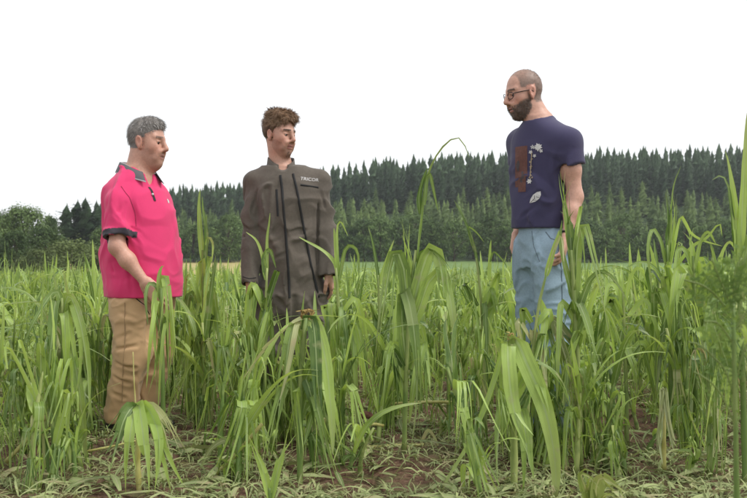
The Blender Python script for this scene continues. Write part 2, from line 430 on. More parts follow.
M_left = mat_foliage('hedge_leaves', (0.03, 0.06, 0.018), (0.12, 0.18, 0.055), .2)
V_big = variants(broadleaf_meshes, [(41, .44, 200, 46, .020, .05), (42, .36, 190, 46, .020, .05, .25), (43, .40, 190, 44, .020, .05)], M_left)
TR = random.Random(5)
_ones = ['', 'first', 'second', 'third', 'fourth', 'fifth', 'sixth', 'seventh', 'eighth', 'ninth', 'tenth', 'eleventh', 'twelfth', 'thirteenth', 'fourteenth', 'fifteenth', 'sixteenth', 'seventeenth', 'eighteenth', 'nineteenth']
def ordinal(n):
    if n < 20: return _ones[n]
    t = {2: 'twent', 3: 'thirt', 4: 'fort', 5: 'fift', 6: 'sixt'}[n // 10]
    return t + 'ieth' if n % 10 == 0 else t + 'y-' + _ones[n % 10]
def tree(name, mats, x, y, h, label, cat, group, sx=1.0):
    e = empty(name, (x, y, float(terrain(x, y)) - .1), TR.random() * 6.28)
    e.scale = (h * sx, h * sx, h); e.rotation_euler[0] = TR.gauss(0, .025); e.rotation_euler[1] = TR.gauss(0, .025)
    link('trunk', mats[0], parent=e); link('crown', mats[1], parent=e)
    return tag(e, label, cat, group)
def px_x(px, d): return (px - PX0) * d / F
# individuals on the hill: the ridge, the lighter slope, the bushy edge
def ztop(px, y_top, d): return CZ + (HY - y_top) * d / F
fill = []      # trees hidden in the depth of the wood
for y0, step, ind in ((216, 1.95, True), (224, 1.95, True), (230, 1.9, False), (236, 1.9, False), (243, 1.9, False), (250, 1.9, False), (257, 1.9, False)):
    x = px_x(100 if y0 < 230 else 92, y0)
    while x < px_x(775, y0):
        xx, yy, h = x + TR.uniform(-1.2, 1.2), y0 + TR.uniform(-3.5, 3.5), TR.uniform(8.6, 12.8)
        if px_x(100, yy) < xx:
            if ind: tree('spruce_tree', TR.choice(V_spruce), xx, yy, h, 'tall dark spruce in the upper band along the wooded hilltop', 'tree', 'dark spruces along the hilltop', TR.uniform(.85, 1.15))
            else: fill.append((xx, yy, h))
        x += step * TR.uniform(.7, 1.3)
for y0, step in ((166, 5.0), (175, 5.0), (185, 5.2), (195, 5.2), (205, 5.6)):
    x = px_x(105, y0)
    while x < px_x(770, y0):
        xx, yy = x + TR.uniform(-1.5, 1.5), y0 + TR.uniform(-3.5, 3.5)
        tree('young_spruce_tree', TR.choice(V_young), xx, yy, TR.uniform(5.6, 8.8), 'lighter green young conifer on the middle of the wooded slope', 'tree', 'young conifers on the slope', TR.uniform(.9, 1.2))
        x += step * TR.uniform(.8, 1.2)
for k in range(320): 
    yy = TR.uniform(158, 214); xx = px_x(TR.uniform(100, 775), yy); fill.append((xx, yy, TR.uniform(3.5, 6.5)))
x = px_x(98, 152); ne_ = 0
while x < px_x(775, 152):
    yy = 152 + TR.uniform(-2.5, 4)
    ne_ += 1; tree('edge_tree', TR.choice(V_edge), x, yy, TR.uniform(5.2, 8.2), 'bushy dark broadleaf tree at the foot of the wood, %s from the left' % ordinal(ne_), 'tree', 'broadleaf trees at the wood edge', TR.uniform(.8, 1.05))
    x += 3.3 * TR.uniform(.75, 1.2)
# trees that stand apart at the left of the picture
for px, yt, d, vs, sx, lab in (
        (24, 207, 92, V_big[0], .92, 'big round dark tree at the far left of the field edge'),
        (49, 216, 97, V_big[1], .7, 'narrower dark tree just right of the big round one on the left'),
        (4, 212, 100, V_big[2], .8, 'dark tree cut by the left edge of the picture'),
        (66, 202, 128, V_spruce[2], 2.1, 'leftmost dark conifer of the clump left of the pink polo'),
        (76, 198, 130, V_spruce[6], 2.0, 'second dark conifer of the clump left of the pink polo'),
        (87, 196, 129, V_spruce[4], 2.1, 'third dark conifer of the clump left of the pink polo'),
        (97, 199, 131, V_spruce[6], 2.0, 'dark conifer of the clump hidden partly by the pink polo'),
        (107, 203, 133, V_spruce[0], 1.6, 'dark conifer right behind the back of the man in pink'),
        (16, 231, 80, V_big[2], .95, 'green bushy tree in front of the big round dark tree'),
        (46, 228, 86, V_big[0], 1.1, 'mid green tree below the gap of sky at left'),
        (100, 228, 96, V_big[1], 1.2, 'mid green tree beside the back of the man in pink'),
        (73, 240, 70, V_olive[0], 1.25, 'broad olive green bush left of the man in pink'),
        (98, 248, 68, V_olive[1], 1.1, 'smaller olive green bush touching the pink polo outline'),
        (38, 250, 66, V_olive[1], 1.3, 'low dark bush at the field edge on the left'),
        (-6, 236, 78, V_edge[4], 1.0, 'bushy tree at the extreme left behind the maize')):
    z0 = float(terrain(px_x(px, d), d))
    h = ztop(px, yt, d) - z0 + .1
    tree('conifer_tree' if vs in V_spruce else ('bush' if vs in V_olive else 'field_edge_tree'), vs, px_x(px, d), d, h, lab, 'bush' if vs in V_olive else 'tree', None, sx)
# the rest of the wood: one mass of simple conifers
rng = np.random.RandomState(3)
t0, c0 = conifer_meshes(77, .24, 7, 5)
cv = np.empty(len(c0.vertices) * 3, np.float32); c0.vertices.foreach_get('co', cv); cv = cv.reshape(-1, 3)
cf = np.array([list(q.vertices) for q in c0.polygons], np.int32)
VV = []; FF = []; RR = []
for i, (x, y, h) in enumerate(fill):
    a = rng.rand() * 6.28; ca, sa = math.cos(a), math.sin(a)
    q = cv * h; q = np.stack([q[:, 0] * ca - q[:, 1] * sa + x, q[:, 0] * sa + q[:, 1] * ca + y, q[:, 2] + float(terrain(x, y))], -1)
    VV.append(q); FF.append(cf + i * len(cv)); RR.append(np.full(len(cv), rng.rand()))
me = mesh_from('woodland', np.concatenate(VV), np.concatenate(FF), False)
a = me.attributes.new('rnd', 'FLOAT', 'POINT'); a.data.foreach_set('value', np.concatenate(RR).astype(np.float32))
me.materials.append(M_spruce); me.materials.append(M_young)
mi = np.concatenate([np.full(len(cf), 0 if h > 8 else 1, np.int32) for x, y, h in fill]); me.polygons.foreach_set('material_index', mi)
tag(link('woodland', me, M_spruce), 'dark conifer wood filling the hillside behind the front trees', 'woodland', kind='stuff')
# ------------------------------------------------------------------ implicit modelling (smooth unions on a grid -> one continuous surface)
f32 = np.float32
class Grid:
    def __init__(s, lo, hi, h):
        s.lo = np.array(lo, float); s.h = h
        s.n = np.ceil((np.array(hi, float) - s.lo) / h).astype(int) + 1
        s.d = np.full(s.n, 0.2, f32)
        s.ax = [(s.lo[i] + h * np.arange(s.n[i])).astype(f32) for i in range(3)]
    def reg(s, lo, hi):
        a = [max(0, int((lo[i] - s.lo[i]) / s.h)) for i in range(3)]
        b = [min(s.n[i], int((hi[i] - s.lo[i]) / s.h) + 2) for i in range(3)]
        if any(b[i] <= a[i] for i in range(3)): return None
        return tuple(slice(a[i], b[i]) for i in range(3)), s.ax[0][a[0]:b[0], None, None], s.ax[1][None, a[1]:b[1], None], s.ax[2][None, None, a[2]:b[2]]
    def put(s, sl, f, k, op):
        a = s.d[sl]; k = max(k, 1e-4)
        if op == 'u':
            q = np.maximum(k - np.abs(a - f), 0) / k; s.d[sl] = np.minimum(a, f) - q * q * k * .25
        elif op == 's':
            q = np.maximum(k - np.abs(a + f), 0) / k; s.d[sl] = np.maximum(a, -f) + q * q * k * .25
    def cap(s, a, b, ra, rb, k=.02, op='u', cut=None):
        a = np.asarray(a, float); b = np.asarray(b, float); m = max(ra, rb) + k + .03
        r = s.reg(np.minimum(a, b) - m, np.maximum(a, b) + m)
        if r is None: return
        sl, X, Y, Z = r; ba = b - a; L2 = max(float(ba @ ba), 1e-9)
        dx, dy, dz = X - f32(a[0]), Y - f32(a[1]), Z - f32(a[2])
        t = np.clip((dx * f32(ba[0]) + dy * f32(ba[1]) + dz * f32(ba[2])) / f32(L2), 0, 1)
        f = np.sqrt((dx - t * f32(ba[0])) ** 2 + (dy - t * f32(ba[1])) ** 2 + (dz - t * f32(ba[2])) ** 2) - (f32(ra) + t * f32(rb - ra))
        if cut is not None:
            c, nn = cut; f = np.maximum(f, (X - f32(c[0])) * f32(nn[0]) + (Y - f32(c[1])) * f32(nn[1]) + (Z - f32(c[2])) * f32(nn[2]))
        s.put(sl, f, k, op)
    def chain(s, pts, rad, k=.02, op='u'):
        for i in range(len(pts) - 1): s.cap(pts[i], pts[i + 1], rad[i], rad[i + 1], k, op)
    def ell(s, c, r, Rm=None, k=.02, op='u'):
        c = np.asarray(c, float); r = np.asarray(r, float); m = r.max() + k + .03
        q = s.reg(c - m, c + m)
        if q is None: return
        sl, X, Y, Z = q; dx, dy, dz = X - f32(c[0]), Y - f32(c[1]), Z - f32(c[2])
        if Rm is not None:
            Rm = np.asarray(Rm, f32)
            dx, dy, dz = (dx * Rm[0, i] + dy * Rm[1, i] + dz * Rm[2, i] for i in range(3))
        k0 = np.sqrt((dx / f32(r[0])) ** 2 + (dy / f32(r[1])) ** 2 + (dz / f32(r[2])) ** 2)
        k1 = np.sqrt((dx / f32(r[0] ** 2)) ** 2 + (dy / f32(r[1] ** 2)) ** 2 + (dz / f32(r[2] ** 2)) ** 2) + 1e-6
        s.put(sl, k0 * (k0 - 1) / k1, k, op)
    def loft(s, secs, yaw, infl=0.0, k=.03, power=2.4, zcap=.02):
        """secs: rows (z, cx, cy, lateral half width, depth half width); yaw = facing angle"""
        S = np.array(sorted(secs), float); m = S[:, 3:5].max() + .06
        r = s.reg([S[:, 1].min() - m, S[:, 2].min() - m, S[0, 0] - .04], [S[:, 1].max() + m, S[:, 2].max() + m, S[-1, 0] + .04])
        sl, X, Y, Z = r; z = Z.ravel()
        zz = np.linspace(S[0, 0], S[-1, 0], 90)
        col = []
        for i in range(1, 5):
            y = np.interp(zz, S[:, 0], S[:, i]); w = np.hanning(15); w /= w.sum(); y = np.convolve(np.pad(y, 7, mode='edge'), w, 'valid')
            col.append(np.interp(z, zz, y).astype(f32)[None, None, :])
        fx, fy = math.cos(yaw), math.sin(yaw)
        dx, dy = X - col[0], Y - col[1]
        u = np.abs(-fy * dx + fx * dy); v = np.abs(fx * dx + fy * dy)
        a, b = col[2] + f32(infl), col[3] + f32(infl)
        q = ((u / a) ** power + (v / b) ** power) ** (1 / power)
        f = (q - 1) * np.minimum(a, b)
        f = np.maximum(f, np.maximum(f32(S[0, 0]) - Z, Z - f32(S[-1, 0])))
        s.put(sl, f, k, 'u')
    def band(s, w=.03):
        return np.argwhere(np.abs(s.d) < w)
    def displace(s, fn, w=.03):
        I = s.band(w); P = s.lo + I * s.h
        s.d[I[:, 0], I[:, 1], I[:, 2]] += fn(P).astype(f32)
    def cutz(s, z=None, below=True):
        Z = s.ax[2][None, None, :]
        s.d = np.maximum(s.d, (f32(z) - Z) if below else (Z - f32(z)))
    def mesh(s, relax=1):
        d = s.d.copy()
        for ax in range(3):
            sl0 = [slice(None)] * 3; sl0[ax] = 0; d[tuple(sl0)] = np.maximum(d[tuple(sl0)], 1e-3); sl0[ax] = -1; d[tuple(sl0)] = np.maximum(d[tuple(sl0)], 1e-3)
        ins = d < 0
        cnt = np.zeros(np.array(d.shape) - 1, np.uint8)
        for i in (0, 1):
            for j in (0, 1):
                for k in (0, 1):
                    cnt += ins[i:ins.shape[0] - 1 + i, j:ins.shape[1] - 1 + j, k:ins.shape[2] - 1 + k]
        I = np.argwhere((cnt > 0) & (cnt < 8))
        vid = np.full(cnt.shape, -1, np.int32); vid[I[:, 0], I[:, 1], I[:, 2]] = np.arange(len(I))
        corner = {}
        for c in [(i, j, k) for i in (0, 1) for j in (0, 1) for k in (0, 1)]:
            corner[c] = d[I[:, 0] + c[0], I[:, 1] + c[1], I[:, 2] + c[2]]
        acc = np.zeros((len(I), 3)); num = np.zeros(len(I))
        for ax in range(3):
            o = [q for q in range(3) if q != ax]
            for p in (0, 1):
                for q in (0, 1):
                    c0 = [0, 0, 0]; c0[o[0]] = p; c0[o[1]] = q; c1 = list(c0); c1[ax] = 1
                    a, b = corner[tuple(c0)], corner[tuple(c1)]
                    msk = (a < 0) != (b < 0); t = np.where(msk, a / np.where(msk, a - b, 1), 0)
                    pt = np.tile(np.array(c0, float), (len(I), 1)); pt[:, ax] += t
                    acc += pt * msk[:, None]; num += msk
        V = s.lo + (I + acc / num[:, None]) * s.h
        quads = []
        for ax in range(3):
            o1, o2 = (ax + 1) % 3, (ax + 2) % 3
            sa = [slice(None)] * 3; sb = [slice(None)] * 3; sa[ax] = slice(0, -1); sb[ax] = slice(1, None)
            A, B = ins[tuple(sa)], ins[tuple(sb)]
            E = np.argwhere(A != B)
            ok = (E[:, o1] > 0) & (E[:, o2] > 0) & (E[:, o1] < d.shape[o1] - 1) & (E[:, o2] < d.shape[o2] - 1); E = E[ok]
            fl = A[E[:, 0], E[:, 1], E[:, 2]]
            def cell(d1, d2):
                Q = E.copy(); Q[:, o1] += d1; Q[:, o2] += d2
                return vid[Q[:, 0], Q[:, 1], Q[:, 2]]
            q = np.stack([cell(-1, -1), cell(0, -1), cell(0, 0), cell(-1, 0)], -1)
            q[~fl] = q[~fl][:, ::-1]
            quads.append(q)
        Q = np.concatenate(quads)
        for _ in range(relax):
            sm = np.zeros_like(V); ct = np.zeros(len(V))
            for i in range(4):
                np.add.at(sm, Q[:, i], V[Q[:, (i + 1) % 4]] + V[Q[:, (i - 1) % 4]]); np.add.at(ct, Q[:, i], 2)
            V = V * .5 + .5 * sm / ct[:, None]
        return V, Q

def head_frame(yaw, pitch, roll=0.0):
    f = np.array([math.cos(yaw) * math.cos(pitch), math.sin(yaw) * math.cos(pitch), math.sin(pitch)])
    l = unit(np.cross([0, 0, 1], f)); u = np.cross(f, l)
    l2 = l * math.cos(roll) + u * math.sin(roll); u2 = np.cross(f, l2)
    return np.stack([f, l2, u2], 1)
class Head:
    def __init__(s, C, yaw, pitch, size, roll=0.0): s.C = np.array(C, float); s.R = head_frame(yaw, pitch, roll); s.sv = np.array(size, float) * np.ones(3); s.s = float(s.sv[2])
    def T(s, x, y, z): return s.C + s.R @ (s.sv * np.array([x, y, z], float))
    def inv(s, P): return (np.asarray(P) - s.C) @ s.R / s.sv
    def add(s, g, neck_base, neck_r=.06, jowl=0.0, nose=1.0, ear=True, wide=1.0):
        T, S, RR = s.T, s.s, s.R
        E = lambda c, r, k=.02, op='u': g.ell(T(*c), np.array(r) * s.sv, RR, k * S, op)
        C = lambda a, b, ra, rb, k=.015, op='u': g.cap(T(*a), T(*b), ra * S, rb * S, k * S, op)
        g.cap(T(-.022, 0, -.035), neck_base, (neck_r - .004) * S, neck_r * 1.08, .03)
        E((-.014, 0, .034), (.099, .076 * wide, .086), .02)
        E((.026, 0, .0), (.062, .060 * wide, .088), .03)
        E((.028, 0, -.058), (.058, (.053 + jowl * .4) * wide, .050), .035)
        E((.064, 0, -.094), (.026, .026, .020), .03)
        if jowl: E((.034, 0, -.092), (.045, .046, .026 + jowl), .03)
        for q in (-1, 1):
            E((.052, q * .042 * wide, -.016), (.028, .022, .026), .03)
            C((.089, q * .006, .026), (.068, q * .050, .030), .0085, .008, .016)
            E((.099, q * .033, .006), (.021, .021, .014), .014, 's')
            E((.0715, q * .031, .006), (.0150, .0165, .0128), .004)
            E((.0905, q * .032, .0050), (.0055, .0110, .0028), .002, 's')
            C((.0885, q * .019, .0115), (.0815, q * .046, .0105), .0030, .0030, .004)
            E((.099, q * .0125, -.031), (.0125, .0075, .0085), .008)
            C((.088, q * .030, -.040), (.070, q * .036, -.070), .010, .012, .02)
            if ear:
                Rm = RR @ np.array(Matrix.Rotation(-.22, 3, 'Y')) @ np.array(Matrix.Rotation(q * .35, 3, 'Z'))
                g.ell(T(-.012, q * .0775 * wide, .0), np.array([.019, .0085, .030]) * S, Rm, .008 * S)
                g.ell(T(-.007, q * .0865 * wide, .003), np.array([.012, .006, .019]) * S, Rm, .004 * S, 's')
                E((-.004, q * .077 * wide, -.028), (.009, .007, .010), .006)
        C((.089, 0, .024), (.1165, 0, -.020), .0080 * nose, .0105 * nose, .012)
        E((.1155, 0, -.0255), (.0125 * nose, .0110 * nose, .0100), .008)
        E((.0905, 0, -.0545), (.0105, .025, .0062), .007)
        E((.0885, 0, -.0685), (.0105, .022, .0068), .007)
        E((.101, 0, -.0615), (.012, .026, .0022), .003, 's')
    def eyes(s, body, gaze):
        for q in (-1, 1):
            bm = bmesh.new(); bmesh.ops.create_uvsphere(bm, u_segments=20, v_segments=14, radius=.0126 * s.s)
            me = bpy.data.meshes.new('eye'); bm.to_mesh(me); bm.free()
            co = np.array([v.co for v in me.vertices]); g = unit(gaze); dt = (co @ g) / (.0126 * s.s)
            c = np.where(dt[:, None] > .9, np.array([[.008, .007, .006]]), np.where(dt[:, None] > .70, np.array([[.05, .035, .025]]), np.array([[.30, .25, .23]])))
            set_col(me, c); me.polygons.foreach_set('use_smooth', np.ones(len(me.polygons), bool))
            link('eye', me, M_eye, body, tuple(s.T(.0740, q * .0315, .0046)))
def skin_colors(P, hd, base, lips=(.36, .13, .11), red=(.52, .22, .16), stub=None, stub_amt=0.0, brow=None, brow_amt=.9, scalp=None):
    n = len(P); C = np.tile(np.array(base), (n, 1)); H = hd.inv(P)
    x, y, z = H.T; ay = np.abs(y)
    def mixc(w, c):
        nonlocal C
        w = np.clip(w, 0, 1)[:, None]; C = C * (1 - w) + np.array(c) * w
    g = lambda d2, s2: np.exp(-d2 / s2)
    hz = (np.abs(z) < .16) & (np.abs(x) < .16) & (ay < .12)
    mixc(hz * .55 * g((x - .07) ** 2 + (ay - .045) ** 2 + (z + .025) ** 2, .0010), red)
    mixc(hz * .5 * g((x - .112) ** 2 + y ** 2 + (z + .027) ** 2, .0003), red)
    mixc(hz * .45 * (ay > .068) * (np.abs(x + .01) < .03) * (np.abs(z) < .04), red)
    mixc(hz * .8 * (x > .082) * (ay < .025) * ((np.abs(z + .0545) < .006) | (np.abs(z + .068) < .006)), lips)
    mixc(hz * .7 * (x > .07) * (ay < .023) * (np.abs(z + .0615) < .0025), (.10, .04, .035))
    if stub is not None:
        line = -.028 - .25 * np.clip(x - .04, 0, .05) - .02 * g((x - .09) ** 2, .0003)
        sm = lambda d, e=.006: np.clip(.5 + d / e, 0, 1)
        nj = .006 * fbm(H * 70, 3, 2)
        w = sm(line - z + nj) * sm(x - .002 + nj) * sm(z + .066 + 1.15 * np.clip(x, 0, .06) + nj) * (z > -.13) * hz
        lipm = (x > .08) * (ay < .022) * (np.abs(z + .0615) < .012)
        mixc(w * stub_amt * (1 - .8 * lipm), stub)
    if brow is not None:
        mixc(hz * brow_amt * (x > .055) * (ay > .010) * (ay < .054) * (np.abs(z - .030 + .10 * np.clip(ay - .036, 0, 1)) < .0052), brow)
    if scalp is not None:
        mixc(hz * scalp[0](x, ay, z), scalp[1])
    return C
def hand(g, wrist, d, nrm, thumb_side, curl=.5, s=1.0, spread=.0):
    """palm, four fingers of different length and a thumb leaving the side of the palm"""
    d = unit(d); nrm = unit(nrm - d * (nrm @ d)); lat = unit(np.cross(d, nrm)) * thumb_side
    w = np.asarray(wrist, float)
    offs = [.030, .0095, -.0115, -.031]; ln = [.070, .079, .073, .057]; st = [.092, .096, .091, .082]
    for i in range(4):
        kn = w + (d * st[i] + lat * offs[i]) * s
        g.cap(w + lat * offs[i] * .55 * s + d * .008 * s, kn, .0175 * s, .0125 * s, .016 * s)
        p = kn; ang = 0.0
        for j, (fr, rad) in enumerate(((.45, .0095), (.31, .0086), (.24, .0076))):
            ang += curl * (.55, .8, .6)[j] * (1 + .12 * i)
            dr = d * math.cos(ang) + nrm * math.sin(ang) + lat * spread * (1.5 - i) * .12
            q = p + unit(dr) * ln[i] * fr * s
            g.cap(p, q, (rad + .0004) * s, rad * .93 * s, .003 * s); p = q
    g.ell(w + d * .05 * s + nrm * .004 * s, np.array([.045, .036, .013]) * s, np.stack([d, lat, nrm], 1), .012 * s)
    b = w + (d * .022 + lat * .024 + nrm * .006) * s
    t1 = b + unit(d * .75 + lat * .62 + nrm * .35) * .044 * s
    t2 = t1 + unit(d * .95 + lat * .15 + nrm * .35) * .032 * s
    t3 = t2 + unit(d * 1.0 - lat * .08 + nrm * .4) * .026 * s
    g.cap(w + d * .012 * s + lat * .010 * s, b, .016 * s, .0165 * s, .012 * s)
    g.cap(b, t1, .0155 * s, .0115 * s, .008 * s); g.cap(t1, t2, .0112 * s, .0102 * s, .004 * s); g.cap(t2, t3, .0102 * s, .0085 * s, .004 * s)
def arm(g, sh, el, wr, infl=0.0, k=.03):
    sh, el, wr = map(np.asarray, (sh, el, wr))
    g.cap(sh, sh * .5 + el * .5, .057 + infl, .052 + infl, k); g.cap(sh * .5 + el * .5, el, .050 + infl, .043 + infl, k)
    g.cap(el, el * .62 + wr * .38, .043 + infl, .044 + infl, k); g.cap(el * .62 + wr * .38, wr, .043 + infl, .0285 + infl, k)
def leg(g, hip, kn, an, infl=0.0):
    hip, kn, an = map(np.asarray, (hip, kn, an))
    g.cap(hip, kn, .088 + infl, .060 + infl, .04); g.cap(kn, kn * .65 + an * .35, .058 + infl, .058 + infl, .03); g.cap(kn * .65 + an * .35, an, .057 + infl, .038 + infl, .03)
def foot(g, an, dr, infl=0.0):
    an = np.asarray(an, float); dr = unit([dr[0], dr[1], 0]); g.cap(an, [an[0] - dr[0] * .02, an[1] - dr[1] * .02, .045], .04 + infl, .04 + infl, .02)
    g.cap([an[0] - dr[0] * .03, an[1] - dr[1] * .03, .04], [an[0] + dr[0] * .13, an[1] + dr[1] * .13, .03], .037 + infl, .03 + infl, .02)
    g.cap([an[0] + dr[0] * .11, an[1] + dr[1] * .11, .03], [an[0] + dr[0] * .18, an[1] + dr[1] * .18, .026], .036 + infl, .024 + infl, .02)
def shoe(parent, an, dr, mat, sole_mat):
    an = np.array(an, float); dr = unit([dr[0], dr[1], 0])
    g = Grid([an[0] - .26, an[1] - .26, -.02], [an[0] + .26, an[1] + .26, .2], .006)
    foot(g, an, dr, .010); g.cutz(.016, True); g.cutz(.125, False)
    V, Q = g.mesh(); me = mesh_from('shoe', V, Q); o = link('shoe', me, mat, parent)
    lat = np.array([-dr[1], dr[0], 0]); bm = MB(); ring = []
    for k in range(20):
        a = 6.283 * k / 20; ca = math.cos(a); sa = math.sin(a)
        ring.append(an + dr * (.065 + .145 * ca) + lat * (.049 if ca > 0 else .041) * sa)
    bv = [np.array([*r[:2], .0]) for r in ring] + [np.array([*r[:2], .022]) for r in ring]
    bm.add(bv, [list(range(19, -1, -1)), list(range(20, 40))] + [[k, (k + 1) % 20, 20 + (k + 1) % 20, 20 + k] for k in range(20)])
    link('sole', bm.mesh('sole', smooth=False, rnd=False), sole_mat, o)
    return o
def folds(P, yaw, amp, fr=(9, 9, 4), seed=0, sharp=1.0):
    """cloth folds: sharp ridges stretched along the drape, broken up by warping"""
    q = P * np.array(fr); wv = np.stack([fbm(q * .55, seed + 11, 2), fbm(q * .55, seed + 12, 2), fbm(q * .55, seed + 13, 2)], 1)
    r1 = np.maximum(0, 1 - np.abs(vnoise(q + wv * 1.3, seed)) * 2.6)
    r2 = np.maximum(0, 1 - np.abs(vnoise(q * 1.9 + wv * 1.6, seed + 3)) * 2.6)
    return -amp * (1.15 * r1 + .7 * r2 - .45)
def creases(P, lines, yaw=None):
    """lines: (a, b, radius, depth): pressed-in creases, depth > 0 pushes in"""
    s = np.zeros(len(P))
    for a, b, r, dep in lines:
        a = np.asarray(a, float); b = np.asarray(b, float); ba = b - a; t = np.clip((P - a) @ ba / (ba @ ba), 0, 1)
        dist2 = ((P - a - t[:, None] * ba) ** 2).sum(1); w = 1 - .6 * np.abs(2 * t - 1) ** 2; s += 1.8 * dep * w * (np.exp(-dist2 / (.8 * r * r)) - .55 * np.exp(-dist2 / (5 * r * r)))
    return s
def strands(V, Q, sel, flow, count, length, width, col, seed, lift=.25, mat=None):
    """short hair strands combed along a flow over the selected surface"""
    rs = np.random.RandomState(seed); e1 = V[Q[:, 1]] - V[Q[:, 0]]; e2 = V[Q[:, 3]] - V[Q[:, 0]]; nr = np.cross(e1, e2); ln = np.linalg.norm(nr, axis=1) + 1e-12; nr = nr / ln[:, None]
    ctr = V[Q].mean(1); ok = np.where(sel(ctr))[0]
    pk = rs.choice(ok, count, p=ln[ok] / ln[ok].sum())
    p = ctr[pk] + rs.uniform(-.003, .003, (count, 3)); nn = nr[pk]
    fl = flow(p) + rs.normal(0, .25, (count, 3)); fl -= nn * (fl * nn).sum(1)[:, None]; fl /= np.linalg.norm(fl, axis=1)[:, None] + 1e-9
    sd_ = np.cross(nn, fl); L = length * rs.uniform(.5, 1.3, count)[:, None]; w = width * rs.uniform(.6, 1.3, count)[:, None]
    lf = lift * rs.uniform(.2, 1.5, count)[:, None]
    a0 = p - nn * .003; a1 = p + fl * L * .5 + nn * L * lf * .8; a2 = p + fl * L + nn * L * lf * .9
    VV = np.stack([a0 - sd_ * w, a0 + sd_ * w, a1 - sd_ * w * .8, a1 + sd_ * w * .8, a2], 1).reshape(-1, 3)
    b = np.arange(count)[:, None] * 5
    FF = np.concatenate([b + np.array([[0, 1, 3]]), b + np.array([[0, 3, 2]]), b + np.array([[2, 3, 4]])])
    cc = np.array(col) * rs.uniform(.55, 1.5, (count, 1)); return VV, FF, np.repeat(cc, 5, 0)
def hair_object(name, V, Q, C, extra, parent, mat):
    """shell (quads) and strands (triangles) joined"""
    T = np.concatenate([Q[:, [0, 1, 2]], Q[:, [0, 2, 3]]]); VV = [V]; CC = [C]; TT = [T]; o = len(V)
    for v, f, c in extra: VV.append(v); TT.append(f + o); CC.append(c); o += len(v)
    me = mesh_from(name, np.concatenate(VV), np.concatenate(TT)); set_col(me, np.concatenate(CC)); return link(name, me, mat, parent)
def bvh_of(V, Q): return BVHTree.FromPolygons([tuple(v) for v in V], [tuple(int(i) for i in q) for q in Q])
def decal(name, polys, bvh, to3, dirv, mat, parent, off=.0022, sub=0):
    """flat print laid on cloth: each 2-D outline is dropped along dirv onto the surface"""
    bm = bmesh.new()
    for poly in polys:
        vs = [bm.verts.new((x, y, 0)) for x, y in poly]
        try: bm.faces.new(vs)
        except ValueError: pass
    bmesh.ops.triangulate(bm, faces=bm.faces)
    for _ in range(sub): bmesh.ops.subdivide_edges(bm, edges=bm.edges, cuts=1, use_grid_fill=True)
    for v in bm.verts:
        p = to3(v.co.x, v.co.y); h = bvh.ray_cast(Vector(p - np.array(dirv) * .4), Vector(dirv))
        v.co = (h[0] - Vector(dirv) * off) if h[0] is not None else Vector(p)
    me = bpy.data.meshes.new(name); bm.to_mesh(me); bm.free()
    me.polygons.foreach_set('use_smooth', np.ones(len(me.polygons), bool))
    return link(name, me, mat, parent)
def text_polys(txt, size, shear=0.0):
    cu = bpy.data.curves.new('t', 'FONT'); cu.body = txt; cu.size = size; cu.shear = shear; cu.resolution_u = 3; cu.align_x = 'CENTER'
    o = bpy.data.objects.new('t', cu); COL.objects.link(o); dg = bpy.context.evaluated_depsgraph_get()
    me = bpy.data.meshes.new_from_object(o.evaluated_get(dg)); polys = [[(me.vertices[i].co.x, me.vertices[i].co.y) for i in f.vertices] for f in me.polygons]
    bpy.data.objects.remove(o); bpy.data.curves.remove(cu); bpy.data.meshes.remove(me); return polys
def strip_on(name, pts, width, bvh, dirv, mat, parent, off=.003):
    """a narrow tape (zip, seam) following points dropped onto the cloth"""
    dirv = np.array(dirv, float); P = []; pts = np.asarray(pts, float)
    t = np.linspace(0, len(pts) - 1, 28); q = np.stack([np.interp(t, range(len(pts)), pts[:, i]) for i in range(3)], 1)
    for p in q:
        h = bvh.ray_cast(Vector(p - dirv * .4), Vector(dirv)); P.append(np.array(h[0]) if h[0] is not None else p)
    P = np.array(P); P = np.stack([np.convolve(np.pad(P[:, i], 1, mode='edge'), [.25, .5, .25], 'valid') for i in range(3)], 1)
    tg = np.gradient(P, axis=0); sd_ = np.cross(tg, dirv); sd_ /= np.linalg.norm(sd_, axis=1)[:, None] + 1e-9
    V = np.concatenate([P - sd_ * width / 2 - dirv * off * .4, P - dirv * off * 1.6, P + sd_ * width / 2 - dirv * off * .4]); k = len(P)
    Fc = [[i, i + 1, k + i + 1, k + i] for i in range(k - 1)] + [[k + i, k + i + 1, 2 * k + i + 1, 2 * k + i] for i in range(k - 1)]
    return link(name, mesh_from(name, V, Fc), mat, parent)
def collar_mesh(rings):
    """rings: list of (n,3) loops from the base of the stand over the fold to the outer edge"""
    k = len(rings[0]); V = np.concatenate(rings); Fc = [[r * k + i, r * k + i + 1, (r + 1) * k + i + 1, (r + 1) * k + i] for r in range(len(rings) - 1) for i in range(k - 1)]
    return V, Fc

M_eye = mat_vcol('eye', rough=.15, spec=.6, namt=.02, bump=0)
M_skin = mat_vcol('skin', rough=.48, spec=.4, nscale=110, namt=.17, bump=.25, bdist=.0012, sss=.12)
M_hair = mat_vcol('hair', rough=.55, spec=.35, nscale=220, namt=.3, bump=.4, bdist=.003)
M_cloth = mat_vcol('cotton_cloth', rough=.88, spec=.2, nscale=380, namt=.07, bump=.3, bdist=.0015, sheen=.15)
M_coverall = mat_vcol('worn_workwear', rough=.85, spec=.2, nscale=70, namt=.16, bump=.3, bdist=.002, sheen=.1)
M_denim = mat_vcol('denim', rough=.9, spec=.2, nscale=120, namt=.14, bump=.35, bdist=.0018)
M_shoe = mat_plain('dark_leather', (.022, .02, .018), .55); M_sole = mat_plain('rubber_sole', (.03, .028, .026), .9)
M_dark = mat_plain('black_tape', (.012, .012, .012), .7); M_white = mat_plain('white_print', (.58, .57, .56), .8)
